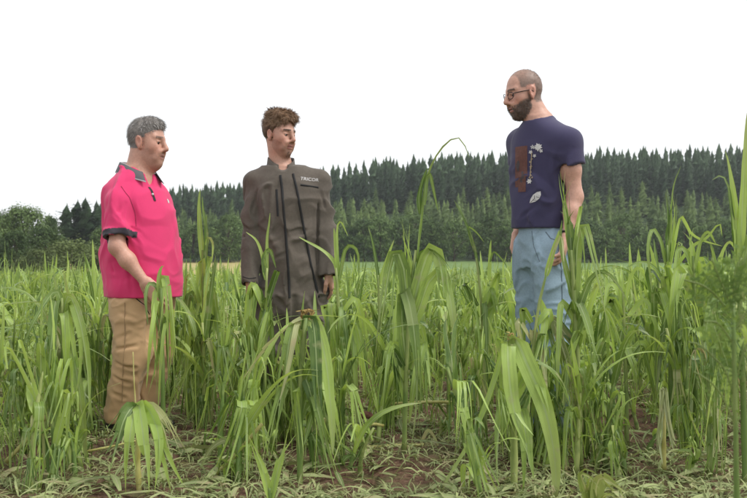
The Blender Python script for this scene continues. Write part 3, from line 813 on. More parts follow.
M_brown = mat_plain('brown_print', (.125, .055, .045), .85); M_tan = mat_plain('tan_print', (.36, .28, .18), .85)
M_frame = mat_plain('black_plastic', (.012, .011, .011), .35)

class Person:
    def __init__(s, d, cx):
        s.d = d; s.cx = cx; s.X0 = (cx - PX0) * d / F; s.z0 = gz(s.X0, d)
    def L(s, px, py, dy=0.0):
        w = W(px, py, s.d + dy); return np.array([w[0] - s.X0, dy, w[2] - s.z0])
    def sec(s, py, xl, xr, yaw, a=None, b=None, dy=0.0):
        """cross-section from the outline columns xl..xr at row py; one half axis given, the other solved"""
        c = s.L((xl + xr) / 2, py, dy); hw = (xr - xl) / 2 * (s.d + dy) / F
        lx, fx = abs(math.sin(yaw)), abs(math.cos(yaw))
        if a is not None: b = math.sqrt(max(hw * hw - (a * lx) ** 2, 1e-4)) / max(fx, .05)
        else: a = math.sqrt(max(hw * hw - (b * fx) ** 2, 1e-4)) / max(lx, .05)
        return (c[2], c[0], c[1], a, b)
    def body(s, g, label, cols):
        V, Q = g.mesh(0); me = mesh_from('person', V, Q); set_col(me, cols(V)); o = link('person', me, M_skin, None, (s.X0, s.d, s.z0)); tag(o, label, 'person'); return o, V, Q
def garment(name, g, col, mat, parent, relax=0):
    V, Q = g.mesh(relax); me = mesh_from(name, V, Q); set_col(me, col(V) if callable(col) else np.tile(np.array(col), (len(V), 1))); return link(name, me, mat, parent), V, Q

# ================================================================== man in the pink polo shirt
def pink_man():
    p = Person(4.75, 140); L = p.L; yaw = R(-30)
    fw = np.array([math.cos(yaw), math.sin(yaw), 0]); lf = np.array([-fw[1], fw[0], 0])
    hd = Head(L(147.5, 143.5, 0), R(-11), R(-4), (.92, 1.03, 1.09))
    neck = L(138, 176, 0.0)
    shR, shL = L(118.5, 203, -.155), L(155, 202, .16)
    elR, wrR = L(117, 247, -.225), L(145, 282, -.235)
    elL, wrL = L(150, 248, .25), L(150, 284, .21)
    hipR, hipL = L(129, 308, -.085), L(156, 306, .085)
    knR, knL = L(133, 354, -.09), L(156, 352, .10)
    anR, anL = L(119, 414, -.06), L(144, 408, .11)
    tor = [p.sec(*q) for q in ((169, 125, 151, yaw, .085), (176, 115, 156, yaw, .125), (186, 107, 161, yaw, .17), (197, 104.5, 167, yaw, .188), (212, 105, 173, yaw, .19), (235, 103.5, 177, yaw, .19), (250, 103, 180, yaw, .195), (265, 103, 181.5, yaw, .195), (280, 105, 182, yaw, .195), (300, 107, 181, yaw, .185))]
    hips = [p.sec(*q) for q in ((290, 110.5, 177, yaw, .170), (300, 109.5, 176, yaw, .18), (314, 111, 172, yaw, .175))]
    lo, hi = [-.36, -.40, -.01], [.36, .40, 1.72]
    def base(g, infl=0.0, parts='all'):
        g.loft(tor[:-1], yaw, infl - .030, .03); g.loft(hips, yaw, infl - .016, .03)
        arm(g, shR, elR, wrR, infl - .005); arm(g, shL, elL, wrL, infl - .005)
    g = Grid(lo, hi, .0049)
    base(g); leg(g, hipR, knR, anR); leg(g, hipL, knL, anL); foot(g, anR, fw); foot(g, anL, fw)
    g.cap(neck + [0, 0, -.02], shR, .055, .05, .05); g.cap(neck + [0, 0, -.02], shL, .055, .05, .05)
    hd.add(g, neck, .066, jowl=.014, nose=1.12, wide=1.03)
    hand(g, wrR, L(158, 296, -.225) - wrR, lf * .6 + np.array([.2, .0, -.5]), 1.0 if False else -1.0, .45, 1.02)
    hand(g, wrL, L(150, 302, .21) - wrL, -lf, 1.0, .5, 1.02)
    skin = (.50, .275, .20)
    grey = (.16, .15, .14)
    def scalp(x, ay, z): return ((z > .05 + .25 * np.clip(x - .02, 0, 1)) & (x < .075)) * 1.0 + ((x < .014) & (z > -.030) & ((ay < .070) | (z > .03)) & (ay > .03)) * 1.0 + ((x < -.05) & (z > -.040 + 3 * ay ** 2 * 4)) * 1.0
    o, V, Q = p.body(g, 'grey-haired man in a pink polo shirt and khaki trousers, hand at his pocket', lambda V: skin_colors(V, hd, skin, stub=(.30, .17, .13), stub_amt=.35, brow=(.09, .075, .065), brow_amt=.7, scalp=(scalp, grey)))
    hd.eyes(o, hd.R @ np.array([1, .0, -.05]))
    # hair
    h = Grid(hd.C - .17, hd.C + .19, .0042)
    E = lambda c, r, k=.02, op='u': h.ell(hd.T(*c), np.array(r) * hd.sv, hd.R, k * hd.s, op)
    E((-.016, 0, .040), (.104, .0815, .089)); E((.030, 0, .098), (.048, .056, .022), .03); E((.062, .004, .092), (.020, .038, .013), .02)
    E((.102, 0, -.005), (.078, .12, .076), .015, 's'); E((.055, 0, -.085), (.105, .14, .082), .012, 's'); E((.036, .09, .0), (.022, .04, .05), .008, 's'); E((.036, -.09, .0), (.022, .04, .05), .008, 's')
    E((-.010, .09, -.002), (.022, .022, .036), .008, 's'); E((-.010, -.09, -.002), (.022, .022, .036), .008, 's'); E((-.05, 0, -.12), (.09, .12, .065), .01, 's')
    h.displace(lambda P: .0035 * fbm(hd.inv(P) * np.array([30, 75, 60]), 2, 3))
    hv, hq = h.mesh(0); hc = np.array([.17, .155, .14]) * (1 + .55 * fbm(hd.inv(hv) * np.array([30, 90, 70]), 4, 3))[:, None]
    hc *= (1.25 - 2.2 * np.clip(.04 - hd.inv(hv)[:, 2], 0, .1))[:, None]
    flow = lambda P: np.tile(hd.R @ np.array([.55, .0, -.15]), (len(P), 1)) * np.where(hd.inv(P)[:, :1] > -.02, 1, -.2) + np.tile(hd.R @ np.array([-.35, 0, -.9]), (len(P), 1)) * np.where(hd.inv(P)[:, :1] > -.02, .25, 1)
    hair_object('hair', hv, hq, hc, [strands(hv, hq, lambda c: np.ones(len(c), bool), flow, 5200, .022, .0007, (.20, .185, .17), 3, .30), strands(hv, hq, lambda c: hd.inv(c)[:, 2] > .07, flow, 500, .028, .0009, (.42, .40, .38), 5, .3)], o, M_hair)
    # polo shirt
    pink = np.array(srgb(208, 58, 106)); s = Grid([lo[0], lo[1], .66], [hi[0], hi[1], 1.50], .0056)
    s.loft(tor, yaw, -.006, .03); s.ell(L(130, 290, -.075), (.10, .11, .09), None, .04)
    s.cap(neck + [0, 0, -.035], shR, .062, .064, .05); s.cap(neck + [0, 0, -.035], shL, .062, .064, .05)
    slR = shR + (elR - shR) * .78; slL = shL + (elL - shL) * .78
    dR, dL = unit(elR - shR), unit(elL - shL)
    s.cap(shR, slR + dR * .05, .064, .069, .03, cut=(slR, dR)); s.cap(shL, slL + dL * .05, .068, .073, .03, cut=(slL, dL))
    s.ell(L(133, 212, -.02), (.10, .12, .13), None, .05)
    zh = L(0, 296, 0)[2]
    ap = shR + dR * .12 + np.array([.06, -.02, -.02])
    def disp(P):
        w = np.clip((P[:, 2] - zh) * 4, .25, 1)
        c = creases(P, [(L(127, 226, -.2), L(150, 236, -.2), .010, .007), (L(127, 232, -.2), L(146, 250, -.22), .010, .007), (L(128, 240, -.2), L(140, 268, -.22), .011, .006), (L(122, 205, -.23), L(112, 222, -.24), .012, .006), (L(126, 203, -.21), L(122, 226, -.25), .010, .006),
                        (L(112, 252, -.14), L(118, 288, -.16), .014, .008), (L(128, 262, -.2), L(132, 294, -.2), .013, .006), (L(150, 266, -.22), L(150, 296, -.21), .016, .006), (L(146, 200, -.19), L(136, 214, -.21), .010, .005), (L(152, 205, -.18), L(140, 226, -.21), .010, .004),
                        (L(166, 270, -.15), L(168, 296, -.15), .014, .006)])
        return folds(P, yaw, .0115, (6, 6, 5), 1) * w + c
    s.displace(disp)
    s.cap(slR - dR * .012, slR + dR * .06, .053, .055, .002, 's'); s.cap(slL - dL * .012, slL + dL * .06, .056, .058, .002, 's')
    I = s.ax[2]; s.cutz(zh - .004, True)
    # v-neck opening
    nb = neck + np.array([.0, 0, .03]); s.cap(nb + fw * .012 + np.array([0, 0, .0]), nb + fw * .05 + np.array([0, 0, .05]), .064, .075, .008, 's')
    s.cap(nb + fw * .06 - np.array([0, 0, .02]), L(158, 196, -.085) + fw * .02, .030, .004, .006, 's')
    def col(V):
        C = np.tile(pink, (len(V), 1)); a = (V - slR) @ dR; nearR = (np.linalg.norm(V - slR, axis=1) < .125) & (V[:, 0] < .04)
        b = (V - slL) @ dL; nearL = np.linalg.norm(V - slL, axis=1) < .12
        rad = np.linalg.norm(V - slR - a[:, None] * dR, axis=1); dk = (nearR & (a > -.026) & (a < .007) & (rad < .1)) | (nearL & (b > -.026) & (b < .007)); C[dk] = (.045, .04, .05)
        return C
    shirt, SV, SQ = garment('polo_shirt', s, col, M_cloth, o)
    bv = bvh_of(SV, SQ)
    # collar: stand, fold and fall, grey with white edges
    n = 30; ang = np.linspace(R(36), R(324), n); rings = []
    c0 = neck + np.array([-.006, 0, .022]); tilt = fw
    for (rx, ry, dz, fr) in ((.070, .070, -.012, .0), (.076, .076, .030, .0), (.086, .086, .030, .012), (.103, .106, -.016, .03), (.106, .110, -.024, .034)):
        pts = []
        for a_ in ang:
            front = max(0, math.cos(a_)) ; back = max(0, -math.cos(a_))
            q = c0 + fw * math.cos(a_) * rx + lf * math.sin(a_) * ry + np.array([0, 0, dz + .022 * back - .052 * front]) + fw * front * (.012 + fr * 1.2)
            pts.append(q)
        rings.append(np.array(pts))
    cv_, cf_ = collar_mesh(rings); me = mesh_from('collar', cv_, cf_)
    cc = np.concatenate([np.tile(c, (n, 1)) for c in ((.62, .60, .60), (.66, .64, .64), (.10, .095, .10), (.085, .08, .09), (.62, .58, .60))]); set_col(me, cc)
    co = link('collar', me, M_cloth, shirt); md = co.modifiers.new('thickness', 'SOLIDIFY'); md.thickness = .004
    # open placket: dark facing with a white button
    pl = strip_on('placket', [L(153.5, 186, -.10), L(157, 193, -.11), L(160, 200, -.12)], .016, bv, unit(-fw + np.array([0, 0, -.1])), M_dark, shirt, .004)
    bm = bmesh.new(); bmesh.ops.create_uvsphere(bm, u_segments=10, v_segments=6, radius=.0065); me = bpy.data.meshes.new('button'); bm.to_mesh(me); bm.free()
    h_ = bv.ray_cast(Vector(L(157.5, 194, -.12) + fw * .3), Vector(-fw)); link('button', me, M_white, shirt, tuple((h_[0] + Vector(fw) * .006) if h_[0] else L(157, 194, -.12)))
    M_seam = mat_plain('pink_seam', tuple(pink * .62), .9)
    strip_on('sleeve_seam', [L(111, 184, -.3), L(121, 196, -.3), L(126.5, 212, -.3), L(128, 226, -.3)], .006, bv, unit([.1, 1, 0]), M_seam, shirt, .0012)
    # small embroidered emblem on the chest
    ec = L(168, 201, .0)
    decal('emblem', [[(.009 * math.cos(t) * (1 + .3 * math.cos(3 * t)), .012 * math.sin(t)) for t in np.linspace(0, 6.1, 14)]], bv, lambda x, y: ec + lf * x + np.array([0, 0, y]), -fw, M_white, shirt)
    # trousers
    t = Grid([lo[0], lo[1], .03], [hi[0], hi[1], .86], .0056)
    t.loft(hips, yaw, -.018, .03)
    def tleg(hip, kn, an):
        hip, kn, an = map(np.asarray, (hip, kn, an)); t.cap(hip, kn, .098, .088, .05); t.cap(kn, an, .088, .078, .04)
    tleg(hipR, knR, anR); tleg(hipL, knL, anL)
    t.displace(lambda P: folds(P, yaw, .0065, (7, 7, 7), 7) + creases(P, [
        (L(112, 340, -.18), L(140, 330, -.2), .012, .010), (L(113, 350, -.18), L(146, 344, -.19), .012, .010), (L(116, 363, -.17), L(146, 372, -.19), .012, .010), (L(112, 376, -.16), L(138, 388, -.17), .012, .010),
        (L(110, 392, -.15), L(132, 402, -.16), .012, .010), (L(118, 312, -.19), L(150, 324, -.19), .012, .008), (L(140, 300, -.2), L(150, 322, -.2), .008, .008), (L(148, 318, -.12), L(146, 345, -.13), .018, .012)]))
    t.cutz(.062, True); khaki = np.array(srgb(188, 154, 116))
    def tcol(V): return khaki * (1 + .10 * fbm(V * 5, 3, 2))[:, None]
    tr, TV, TQ = garment('trousers', t, tcol, M_cloth, o)
    tb = bvh_of(TV, TQ)
    strip_on('pocket_seam', [L(133, 298, -.2), L(139, 306, -.22), L(142, 316, -.22)], .007, tb, unit([.2, 1, 0]), M_dark, tr, .001)
    strip_on('side_seam', [L(124, 302, -.2), L(124, 350, -.2), L(118, 405, -.2)], .005, tb, unit([0.1, 1, 0]), mat_plain('khaki_thread', tuple(khaki * .7), .9), tr, .003)
    shoe(o, anR, fw, M_shoe, M_sole); shoe(o, anL, fw, M_shoe, M_sole)
    return o

# ================================================================== man in the dark grey overalls
def overall_man():
    p = Person(5.0, 288); L = p.L; yaw = R(-76)
    fw = np.array([math.cos(yaw), math.sin(yaw), 0]); lf = np.array([-fw[1], fw[0], 0])
    hd = Head(L(279.5, 135.5, 0), R(-36), R(-6), (.92, .96, .99))
    neck = L(281, 165, .02)
    shR, shL = L(255.5, 182, -.01), L(319, 181, .03)
    elR, wrR = L(251, 234, -.04), L(250, 281, -.11)
    elL, wrL = L(325, 230, -.01), L(328, 271, -.06)
    hipR, hipL = L(274.5, 298, 0), L(309, 298, .02)
    knR, knL = L(276, 352, -.03), L(308, 352, .0)
    anR, anL = L(275, 410, .02), L(311, 410, .04)
    tor = [p.sec(*q) for q in ((167, 266, 298, yaw, None, .074), (172, 260, 308, yaw, None, .092), (180, 257, 315, yaw, None, .108), (190, 258, 317, yaw, None, .12), (205, 259.5, 317, yaw, None, .128), (230, 261, 316, yaw, None, .125), (255, 261, 317, yaw, None, .13), (280, 262, 320, yaw, None, .132), (300, 263, 322, yaw, None, .13), (318, 267, 318, yaw, None, .11), (334, 276, 310, yaw, None, .06))]
    lo, hi = [-.34, -.26, -.01], [.34, .26, 1.80]
    g = Grid(lo, hi, .0049)
    g.loft(tor[:-2], yaw, -.030, .03); arm(g, shR, elR, wrR, -.010); arm(g, shL, elL, wrL, -.010)
    leg(g, hipR, knR, anR); leg(g, hipL, knL, anL); foot(g, anR, fw); foot(g, anL, fw)
    g.cap(neck + [0, 0, -.05], shR, .038, .03, .03); g.cap(neck + [0, 0, -.05], shL, .038, .03, .03)
    hd.add(g, neck, .058, wide=.97, nose=1.0)
    hand(g, wrR, L(249, 300, -.06) - wrR, np.array([1, .0, 0.]), 1.0, .5, 1.0)
    hand(g, wrL, L(333, 292, -.01) - wrL, np.array([-1, 0, 0.]), -1.0, .45, 1.0)
    skin = (.48, .27, .195); brown = (.085, .05, .03)
    def scalp(x, ay, z): return ((z > .062 + .15 * np.clip(x - .02, 0, 1)) & (x < .07)) * 1.0 + ((x < .014) & (z > -.022) & ((ay < .068) | (z > .03)) & (ay > .03)) * 1.0 + ((x < -.05) & (z > -.04)) * 1.0
    o, V, Q = p.body(g, 'young brown-haired man in dark grey zipped overalls, arms hanging, looking right', lambda V: skin_colors(V, hd, skin, stub=(.17, .085, .06), stub_amt=.34, brow=(.06, .035, .022), brow_amt=.95, scalp=(scalp, brown)))
    # chin beard: small dark tuft painted by hair strands below
    hd.eyes(o, hd.R @ np.array([1, .25, .0]))
    h = Grid(hd.C - .17, hd.C + .19, .0042)
    E = lambda c, r, k=.02, op='u': h.ell(hd.T(*c), np.array(r) * hd.sv, hd.R, k * hd.s, op)
    E((-.018, 0, .042), (.104, .083, .090)); E((.030, .0, .110), (.060, .062, .026), .03); E((.064, .010, .102), (.026, .042, .018), .025); E((-.03, 0, .118), (.06, .06, .02), .03); E((.072, -.02, .088), (.018, .022, .012), .02)
    E((.102, 0, -.008), (.080, .12, .080), .015, 's'); E((.058, 0, -.085), (.105, .14, .088), .012, 's'); E((.036, .09, .0), (.022, .04, .05), .008, 's'); E((.036, -.09, .0), (.022, .04, .05), .008, 's')
    E((-.010, .09, -.004), (.024, .024, .036), .008, 's'); E((-.010, -.09, -.004), (.024, .024, .036), .008, 's'); E((-.05, 0, -.12), (.09, .12, .075), .01, 's')
    def hdisp(P):
        q = hd.inv(P); w = np.clip((q[:, 2] - .02) * 14, .15, 1)
        return w * (.008 * vnoise(q * np.array([38, 42, 40]) + fbm(q * 22, 5, 2)[:, None] * 1.5, 6) + .0035 * fbm(q * 90, 8, 2))
    h.displace(hdisp); hv, hq = h.mesh(0)
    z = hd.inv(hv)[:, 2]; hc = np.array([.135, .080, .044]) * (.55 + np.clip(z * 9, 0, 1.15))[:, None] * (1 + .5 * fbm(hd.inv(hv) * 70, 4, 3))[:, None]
    def flow(P):
        q = hd.inv(P); a = 7 * fbm(q * 16, 9, 2); base_ = np.stack([np.cos(a) * .7 + .25, np.sin(a) * .7, -.4 * np.ones(len(q))], 1); side = np.stack([-.3 + 0 * a, 0 * a, -1 + 0 * a], 1)
        return np.where(q[:, 2:3] > .06, base_, side) @ hd.R.T
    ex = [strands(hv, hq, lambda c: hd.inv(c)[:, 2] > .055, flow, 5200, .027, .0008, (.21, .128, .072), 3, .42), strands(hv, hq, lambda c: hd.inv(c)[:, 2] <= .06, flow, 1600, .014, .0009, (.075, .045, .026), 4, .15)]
    BV, BQ = V, Q; ctr_ok = lambda c: (lambda q: (q[:, 0] > .072) & (np.abs(q[:, 1]) < .017) & (q[:, 2] < -.080) & (q[:, 2] > -.116))(hd.inv(c))
    ex.append(strands(BV, BQ, ctr_ok, lambda P: np.tile(hd.R @ np.array([.4, 0, -.8]), (len(P), 1)), 110, .008, .0008, (.07, .042, .03), 6, .2))
    hair_object('hair', hv, hq, hc, ex, o, M_hair)
    # overalls
    s = Grid([lo[0], lo[1], .05], [hi[0], hi[1], 1.52], .0056)
    s.loft(tor, yaw, .004, .03)
    s.cap(neck + [0, 0, -.050], shR, .056, .066, .04); s.cap(neck + [0, 0, -.050], shL, .056, .066, .04)
    for sh, el, wr in ((shR, elR, wrR), (shL, elL, wrL)):
        dd = unit(wr - el); s.cap(sh, el, .060, .050, .008); s.cap(el, wr + dd * .08, .050, .048, .008, cut=(wr + dd * .02, dd))
    for hp, kn, an in ((hipR, knR, anR), (hipL, knL, anL)): s.cap(hp, kn, .100, .094, .06); s.cap(kn, an, .096, .085, .04)
    def disp(P):
        c = creases(P, [(L(261, 196, -.02), L(260.5, 236, -.05), .011, .020), (L(260.5, 230, -.05), L(260.5, 274, -.09), .010, .016), (L(317.5, 198, -.05), L(318, 264, -.07), .010, .016), (L(268, 186, -.15), L(262, 206, -.14), .010, .008), (L(308, 186, -.14), L(316, 206, -.12), .010, .008), (L(268, 245, -.15), L(284, 236, -.16), .012, .009), (L(268, 262, -.15), L(288, 252, -.16), .012, .010), (L(312, 250, -.14), L(298, 262, -.15), .012, .009),
                        (L(316, 270, -.14), L(298, 284, -.15), .012, .010), (L(270, 292, -.15), L(288, 310, -.15), .014, .012), (L(322, 292, -.13), L(300, 312, -.14), .014, .012), (L(294, 298, -.15), L(294, 336, -.14), .020, .030),
                        (L(243, 225, -.08), L(256, 232, -.08), .010, .010), (L(242, 236, -.08), L(255, 240, -.08), .010, .010), (L(243, 250, -.09), L(255, 246, -.1), .010, .009), (L(244, 266, -.1), L(255, 262, -.1), .009, .008),
                        (L(321, 224, -.03), L(334, 228, -.02), .010, .010), (L(322, 238, -.03), L(335, 234, -.02), .010, .010), (L(324, 252, -.04), L(336, 248, -.03), .009, .008), (L(258, 190, -.1), L(252, 212, -.08), .010, .008), (L(320, 188, -.06), L(325, 210, -.05), .010, .008)])
        return folds(P, yaw, .0145, (6.0, 6.0, 5.5), 2) * np.clip((L(0, 172, 0)[2] - P[:, 2]) * 9, .15, 1) + c
    s.displace(disp)
    for el, wr in ((elR, wrR), (elL, wrL)):
        dd = unit(wr - el); s.cap(wr - dd * .01, wr + dd * .09, .041, .045, .002, 's')
    nb = neck + np.array([0, 0, .025]); s.cap(nb + fw * .012, nb + fw * .05 + np.array([0, 0, .06]), .068, .09, .008, 's')
    s.cap(nb + fw * .07 - np.array([0, 0, .015]), L(284.5, 170, -.12) + np.array([0, -.03, 0]), .042, .018, .006, 's')
    s.cutz(.07, True); grey = np.array(srgb(93, 86, 78))
    def col(V):
        fade = 1 + .13 * fbm(V * 4, 12, 3); dust = np.clip(fbm(V * 9, 15, 3) * 1.4, 0, 1)[:, None]
        return grey * fade[:, None] * (1 - .18 * dust) + np.array([.16, .12, .09]) * .18 * dust
    ov, SV, SQ = garment('overalls', s, col, M_coverall, o)
    bv = bvh_of(SV, SQ); dv = unit([0, 1, 0])
    # standing collar
    n = 28; ang = np.linspace(R(20), R(340), n); rings = []; c0 = neck + np.array([0, 0, .012])
    for r_, dz in ((.086, -.040), (.079, -.010), (.074, .028), (.069, .028), (.068, -.02)):
        rings.append(np.array([c0 + fw * math.cos(a_) * r_ * 1.02 + lf * math.sin(a_) * r_ * (1.0) + np.array([0, 0, dz - .050 * max(0, math.cos(a_)) ** 1.3 + .014 * max(0, -math.cos(a_))]) + fw * .012 * max(0, math.cos(a_)) for a_ in ang]))
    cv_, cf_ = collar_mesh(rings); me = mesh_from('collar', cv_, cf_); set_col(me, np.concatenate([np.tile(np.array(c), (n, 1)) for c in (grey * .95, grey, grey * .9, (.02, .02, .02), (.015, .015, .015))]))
    co = link('collar', me, M_coverall, ov); md = co.modifiers.new('thickness', 'SOLIDIFY'); md.thickness = .004
    # zips and pocket openings
    strip_on('zip', [L(278.5, 173, -.2), L(281, 190, -.2), L(284, 225, -.2), L(287, 262, -.2), L(289, 300, -.2)], .014, bv, dv, M_dark, ov, .006)
    strip_on('zip', [L(291, 171, -.2), L(296, 190, -.2), L(302, 225, -.2), L(309, 262, -.2), L(318, 300, -.2)], .014, bv, dv, M_dark, ov, .006)
    strip_on('pocket_zip', [L(275, 188, -.2), L(276.2, 202, -.2), L(277, 216, -.2)], .013, bv, dv, M_dark, ov)
    strip_on('pocket_zip', [L(299, 183.5, -.2), L(308, 184.5, -.2), L(317, 185.5, -.2)], .011, bv, dv, M_dark, ov)
    strip_on('cuff_seam', [L(241, 277, -.2), L(248, 279, -.2), L(255, 278, -.2)], .006, bv, dv, M_dark, ov, .001)
    tc_ = L(308.5, 180.3, -.1); nrm_ = unit([.12, 1, 0])
    decal('lettering', text_polys('TRICOR', .026), bv, lambda x, y: tc_ + np.array([x * .98, 0, y - .06 * x]), nrm_, M_white, ov, .003)
    shoe(o, anR, fw, M_shoe, M_sole); shoe(o, anL, fw, M_shoe, M_sole)
    return o

# ================================================================== man in the navy T-shirt
def navy_man():
    p = Person(4.5, 545); L = p.L; yaw = R(-90 - 42)
    fw = np.array([math.cos(yaw), math.sin(yaw), 0]); lf = np.array([-fw[1], fw[0], 0])
    hd = Head(L(524.0, 94.5, 0), R(-180 + 16), R(-12), (.90, .98, 1.03))
    neck = L(539.5, 122, .0)
    shL, shR = L(567.5, 142, -.12), L(521, 142, .12)
    elL, wrL = L(575, 197, -.13), L(566.5, 236, -.19)
    elR, wrR = L(522, 195, .19), L(517.5, 234, .12)
    hipL, hipR = L(553, 250, -.07), L(532, 250, .07)
    knL, knR = L(553, 340, -.10), L(534, 338, .06)
    anL, anR = L(556, 424, -.05), L(539, 420, .09)
    tor = [p.sec(*q) for q in ((119, 529, 553, yaw, None, .08), (126, 523, 563, yaw, None, .105), (134, 517, 571, yaw, None, .118), (144, 514.5, 573, yaw, None, .125), (160, 514.5, 572, yaw, None, .13), (180, 515.5, 570, yaw, None, .125), (205, 516.5, 567.5, yaw, None, .12), (230, 517, 568, yaw, None, .12))]
    hips = [p.sec(*q) for q in ((214, 521, 564, yaw, None, .102), (222, 520, 565, yaw, None, .108), (240, 519, 567, yaw, None, .118), (256, 520, 568, yaw, None, .12), (268, 521, 568, yaw, None, .115))]
    lo, hi = [-.30, -.40, -.01], [.30, .36, 1.92]
    g = Grid(lo, hi, .0049)
    g.loft(tor[:-2], yaw, -.016, .03); g.loft(hips, yaw, -.016, .03); arm(g, shL, elL, wrL, -.007); arm(g, shR, elR, wrR, -.007)
    leg(g, hipR, knR, anR); leg(g, hipL, knL, anL); foot(g, anR, fw); foot(g, anL, fw)
    g.cap(neck + [0, 0, -.02], shR, .05, .045, .06); g.cap(neck + [0, 0, -.02], shL, .05, .045, .06)
    hd.add(g, neck, .059, nose=1.1)
    hand(g, wrL, L(561.5, 258, -.21) - wrL, unit([-1, .35, .1]), -1.0 if False else 1.0, .55, 1.0)
    hand(g, wrR, L(515, 256, .10) - wrR, unit([.6, -.6, 0]), -1.0, .5, 1.0)
    skin = (.51, .29, .215); dk = (.17, .125, .10)
    def scalp(x, ay, z):
        sm = lambda d, e=.009: np.clip(.5 + d / e, 0, 1)
        nz_ = .005 * fbm(np.stack([x, ay, z], -1) * 60, 8, 2)
        xf = np.where(ay > .045, .044, .060 - .3 * ay); xf = np.where(z < .03, .016, xf) + nz_
        low = np.where(x < -.028, -.05, -.035)
        ear_ = (ay > .073) & (np.abs(x + .010) < .026) & (np.abs(z) < .036)
        return sm(xf - x) * sm(z - low + nz_) * (1 - ear_) * (.85 - .30 * sm(z - .072, .05) * sm(x + .02, .06))
    o, V, Q = p.body(g, 'tall man with cropped hair, beard and glasses in a printed navy T-shirt', lambda V: skin_colors(V, hd, skin, stub=(.12, .082, .065), stub_amt=.85, brow=(.05, .035, .025), brow_amt=.85, scalp=(scalp, dk)))
    hd.eyes(o, hd.R @ np.array([1, -.1, -.1]))
    def sel_b(c):
        q = hd.inv(c); x, y, z = q.T; line = -.030 - .25 * np.clip(x - .04, 0, .05)
        return (z < line) & (x > .002) & (z > -.066 - 1.15 * np.clip(x, 0, .06)) & (z > -.13) & ~((x > .082) & (np.abs(y) < .02) & (np.abs(z + .0615) < .011)) & (np.abs(y) < .09)
    def sel_h(c):
        q = hd.inv(c); return scalp(q[:, 0], np.abs(q[:, 1]), q[:, 2]) > .5
    dn = lambda P: np.tile(hd.R @ np.array([.25, 0, -.9]), (len(P), 1)); bk = lambda P: np.tile(hd.R @ np.array([.5, 0, -.5]), (len(P), 1))
    a = strands(V, Q, sel_b, dn, 2600, .009, .0009, (.105, .075, .058), 3, .4); b = strands(V, Q, sel_h, bk, 2600, .0045, .0007, (.17, .13, .105), 4, .35)
    for nm, q in (('beard', a), ('hair', b)):
        me = mesh_from(nm, q[0], q[1]); set_col(me, q[2]); link(nm, me, M_hair, o)
    # glasses
    gm = MB(); tp = []
    for q in (-1, 1):
        ring = [hd.T(.103 - .010 * (abs(math.cos(t)) if math.cos(t) * q > 0 else 0), q * .033 + .024 * math.cos(t), .003 + .017 * math.sin(t)) for t in np.linspace(0, 6.2832, 19)]
        Vv, Ff = tube(ring, [.0019] * 19, 5); gm.add(Vv, Ff)
        Vv, Ff = tube([hd.T(.094, q * .057, .010), hd.T(.05, q * .072, .011), hd.T(-.004, q * .080, .010), hd.T(-.022, q * .079, -.004)], [.0021] * 4, 5); gm.add(Vv, Ff)
    Vv, Ff = tube([hd.T(.104, -.010, .008), hd.T(.108, 0, .011), hd.T(.104, .010, .008)], [.0018] * 3, 5); gm.add(Vv, Ff)
    link('glasses', gm.mesh('glasses', rnd=False), M_frame, o)
    # T-shirt
    s = Grid([lo[0], lo[1], .98], [hi[0], hi[1], 1.68], .0056)
    s.loft(tor, yaw, .003, .03)
    s.cap(neck + [0, 0, -.03], shR, .056, .060, .06); s.cap(neck + [0, 0, -.03], shL, .056, .060, .06)
    slL = shL + (elL - shL) * .40; slR = shR + (elR - shR) * .40; dL, dR = unit(elL - shL), unit(elR - shR)
    s.cap(shL, slL + dL * .05, .060, .069, .05, cut=(slL, dL)); s.cap(shR, slR + dR * .05, .060, .067, .05, cut=(slR, dR))
    zh = L(0, 228.5, 0)[2]
    def disp(P):
        c = creases(P, [(L(556, 158, -.2), L(546, 176, -.2), .010, .007), (L(560, 165, -.2), L(556, 195, -.2), .010, .008), (L(563, 172, -.18), L(564, 206, -.18), .010, .007), (L(548, 205, -.18), L(566, 216, -.18), .010, .006), (L(530, 212, -.15), L(556, 222, -.18), .010, .005), (L(574, 148, -.2), L(566, 158, -.2), .010, .003),
                        (L(524, 200, -.1), L(545, 190, -.16), .010, .004), (L(520, 218, -.08), L(538, 204, -.14), .010, .005)])
        return folds(P, yaw, .0135, (6, 6, 4.5), 4) * np.clip((L(0, 150, 0)[2] - P[:, 2]) * 9, .12, 1) + c
    s.displace(disp)
    s.cap(slL - dL * .012, slL + dL * .06, .053, .056, .002, 's'); s.cap(slR - dR * .012, slR + dR * .06, .053, .056, .002, 's')
    s.cutz(zh, True)
    nb = neck + np.array([0, 0, .022]); s.cap(nb + fw * .012, nb + fw * .045 + np.array([0, 0, .05]), .066, .085, .006, 's')
    navy = np.array(srgb(64, 61, 88))
    def col(V): return navy * (1 + .06 * fbm(V * 6, 3, 2))[:, None]
    sh, SV, SQ = garment('tshirt', s, col, M_cloth, o)
    bv = bvh_of(SV, SQ); dv = unit(-fw * .55 + np.array([0, .55, 0])); sx = unit(np.cross(-dv, [0, 0, 1])) * -1
    def at(px, py): return L(px, py, -.15)
    def poly(pp): return [(x, y) for x, y in pp]
    to3 = lambda x, y: at(x, y)
    vd = lambda q: None
    vdir = unit(np.array([(530 - PX0) / F, 1, 0]))
    ring = []
    rect = [[(514.8 + i * 1.55, 144 + j * 5.2), (516.35 + i * 1.55, 144 + j * 5.2), (516.35 + i * 1.55, 149.2 + j * 5.2), (514.8 + i * 1.55, 149.2 + j * 5.2)] for i in range(8) for j in range(9) if not (i == 7 and j > 5) and not (i < 2 and j > 7)]
    decal('printed_panel', rect, bv, to3, vdir, M_brown, sh, .0022)
    blot = []
    rs = random.Random(4)
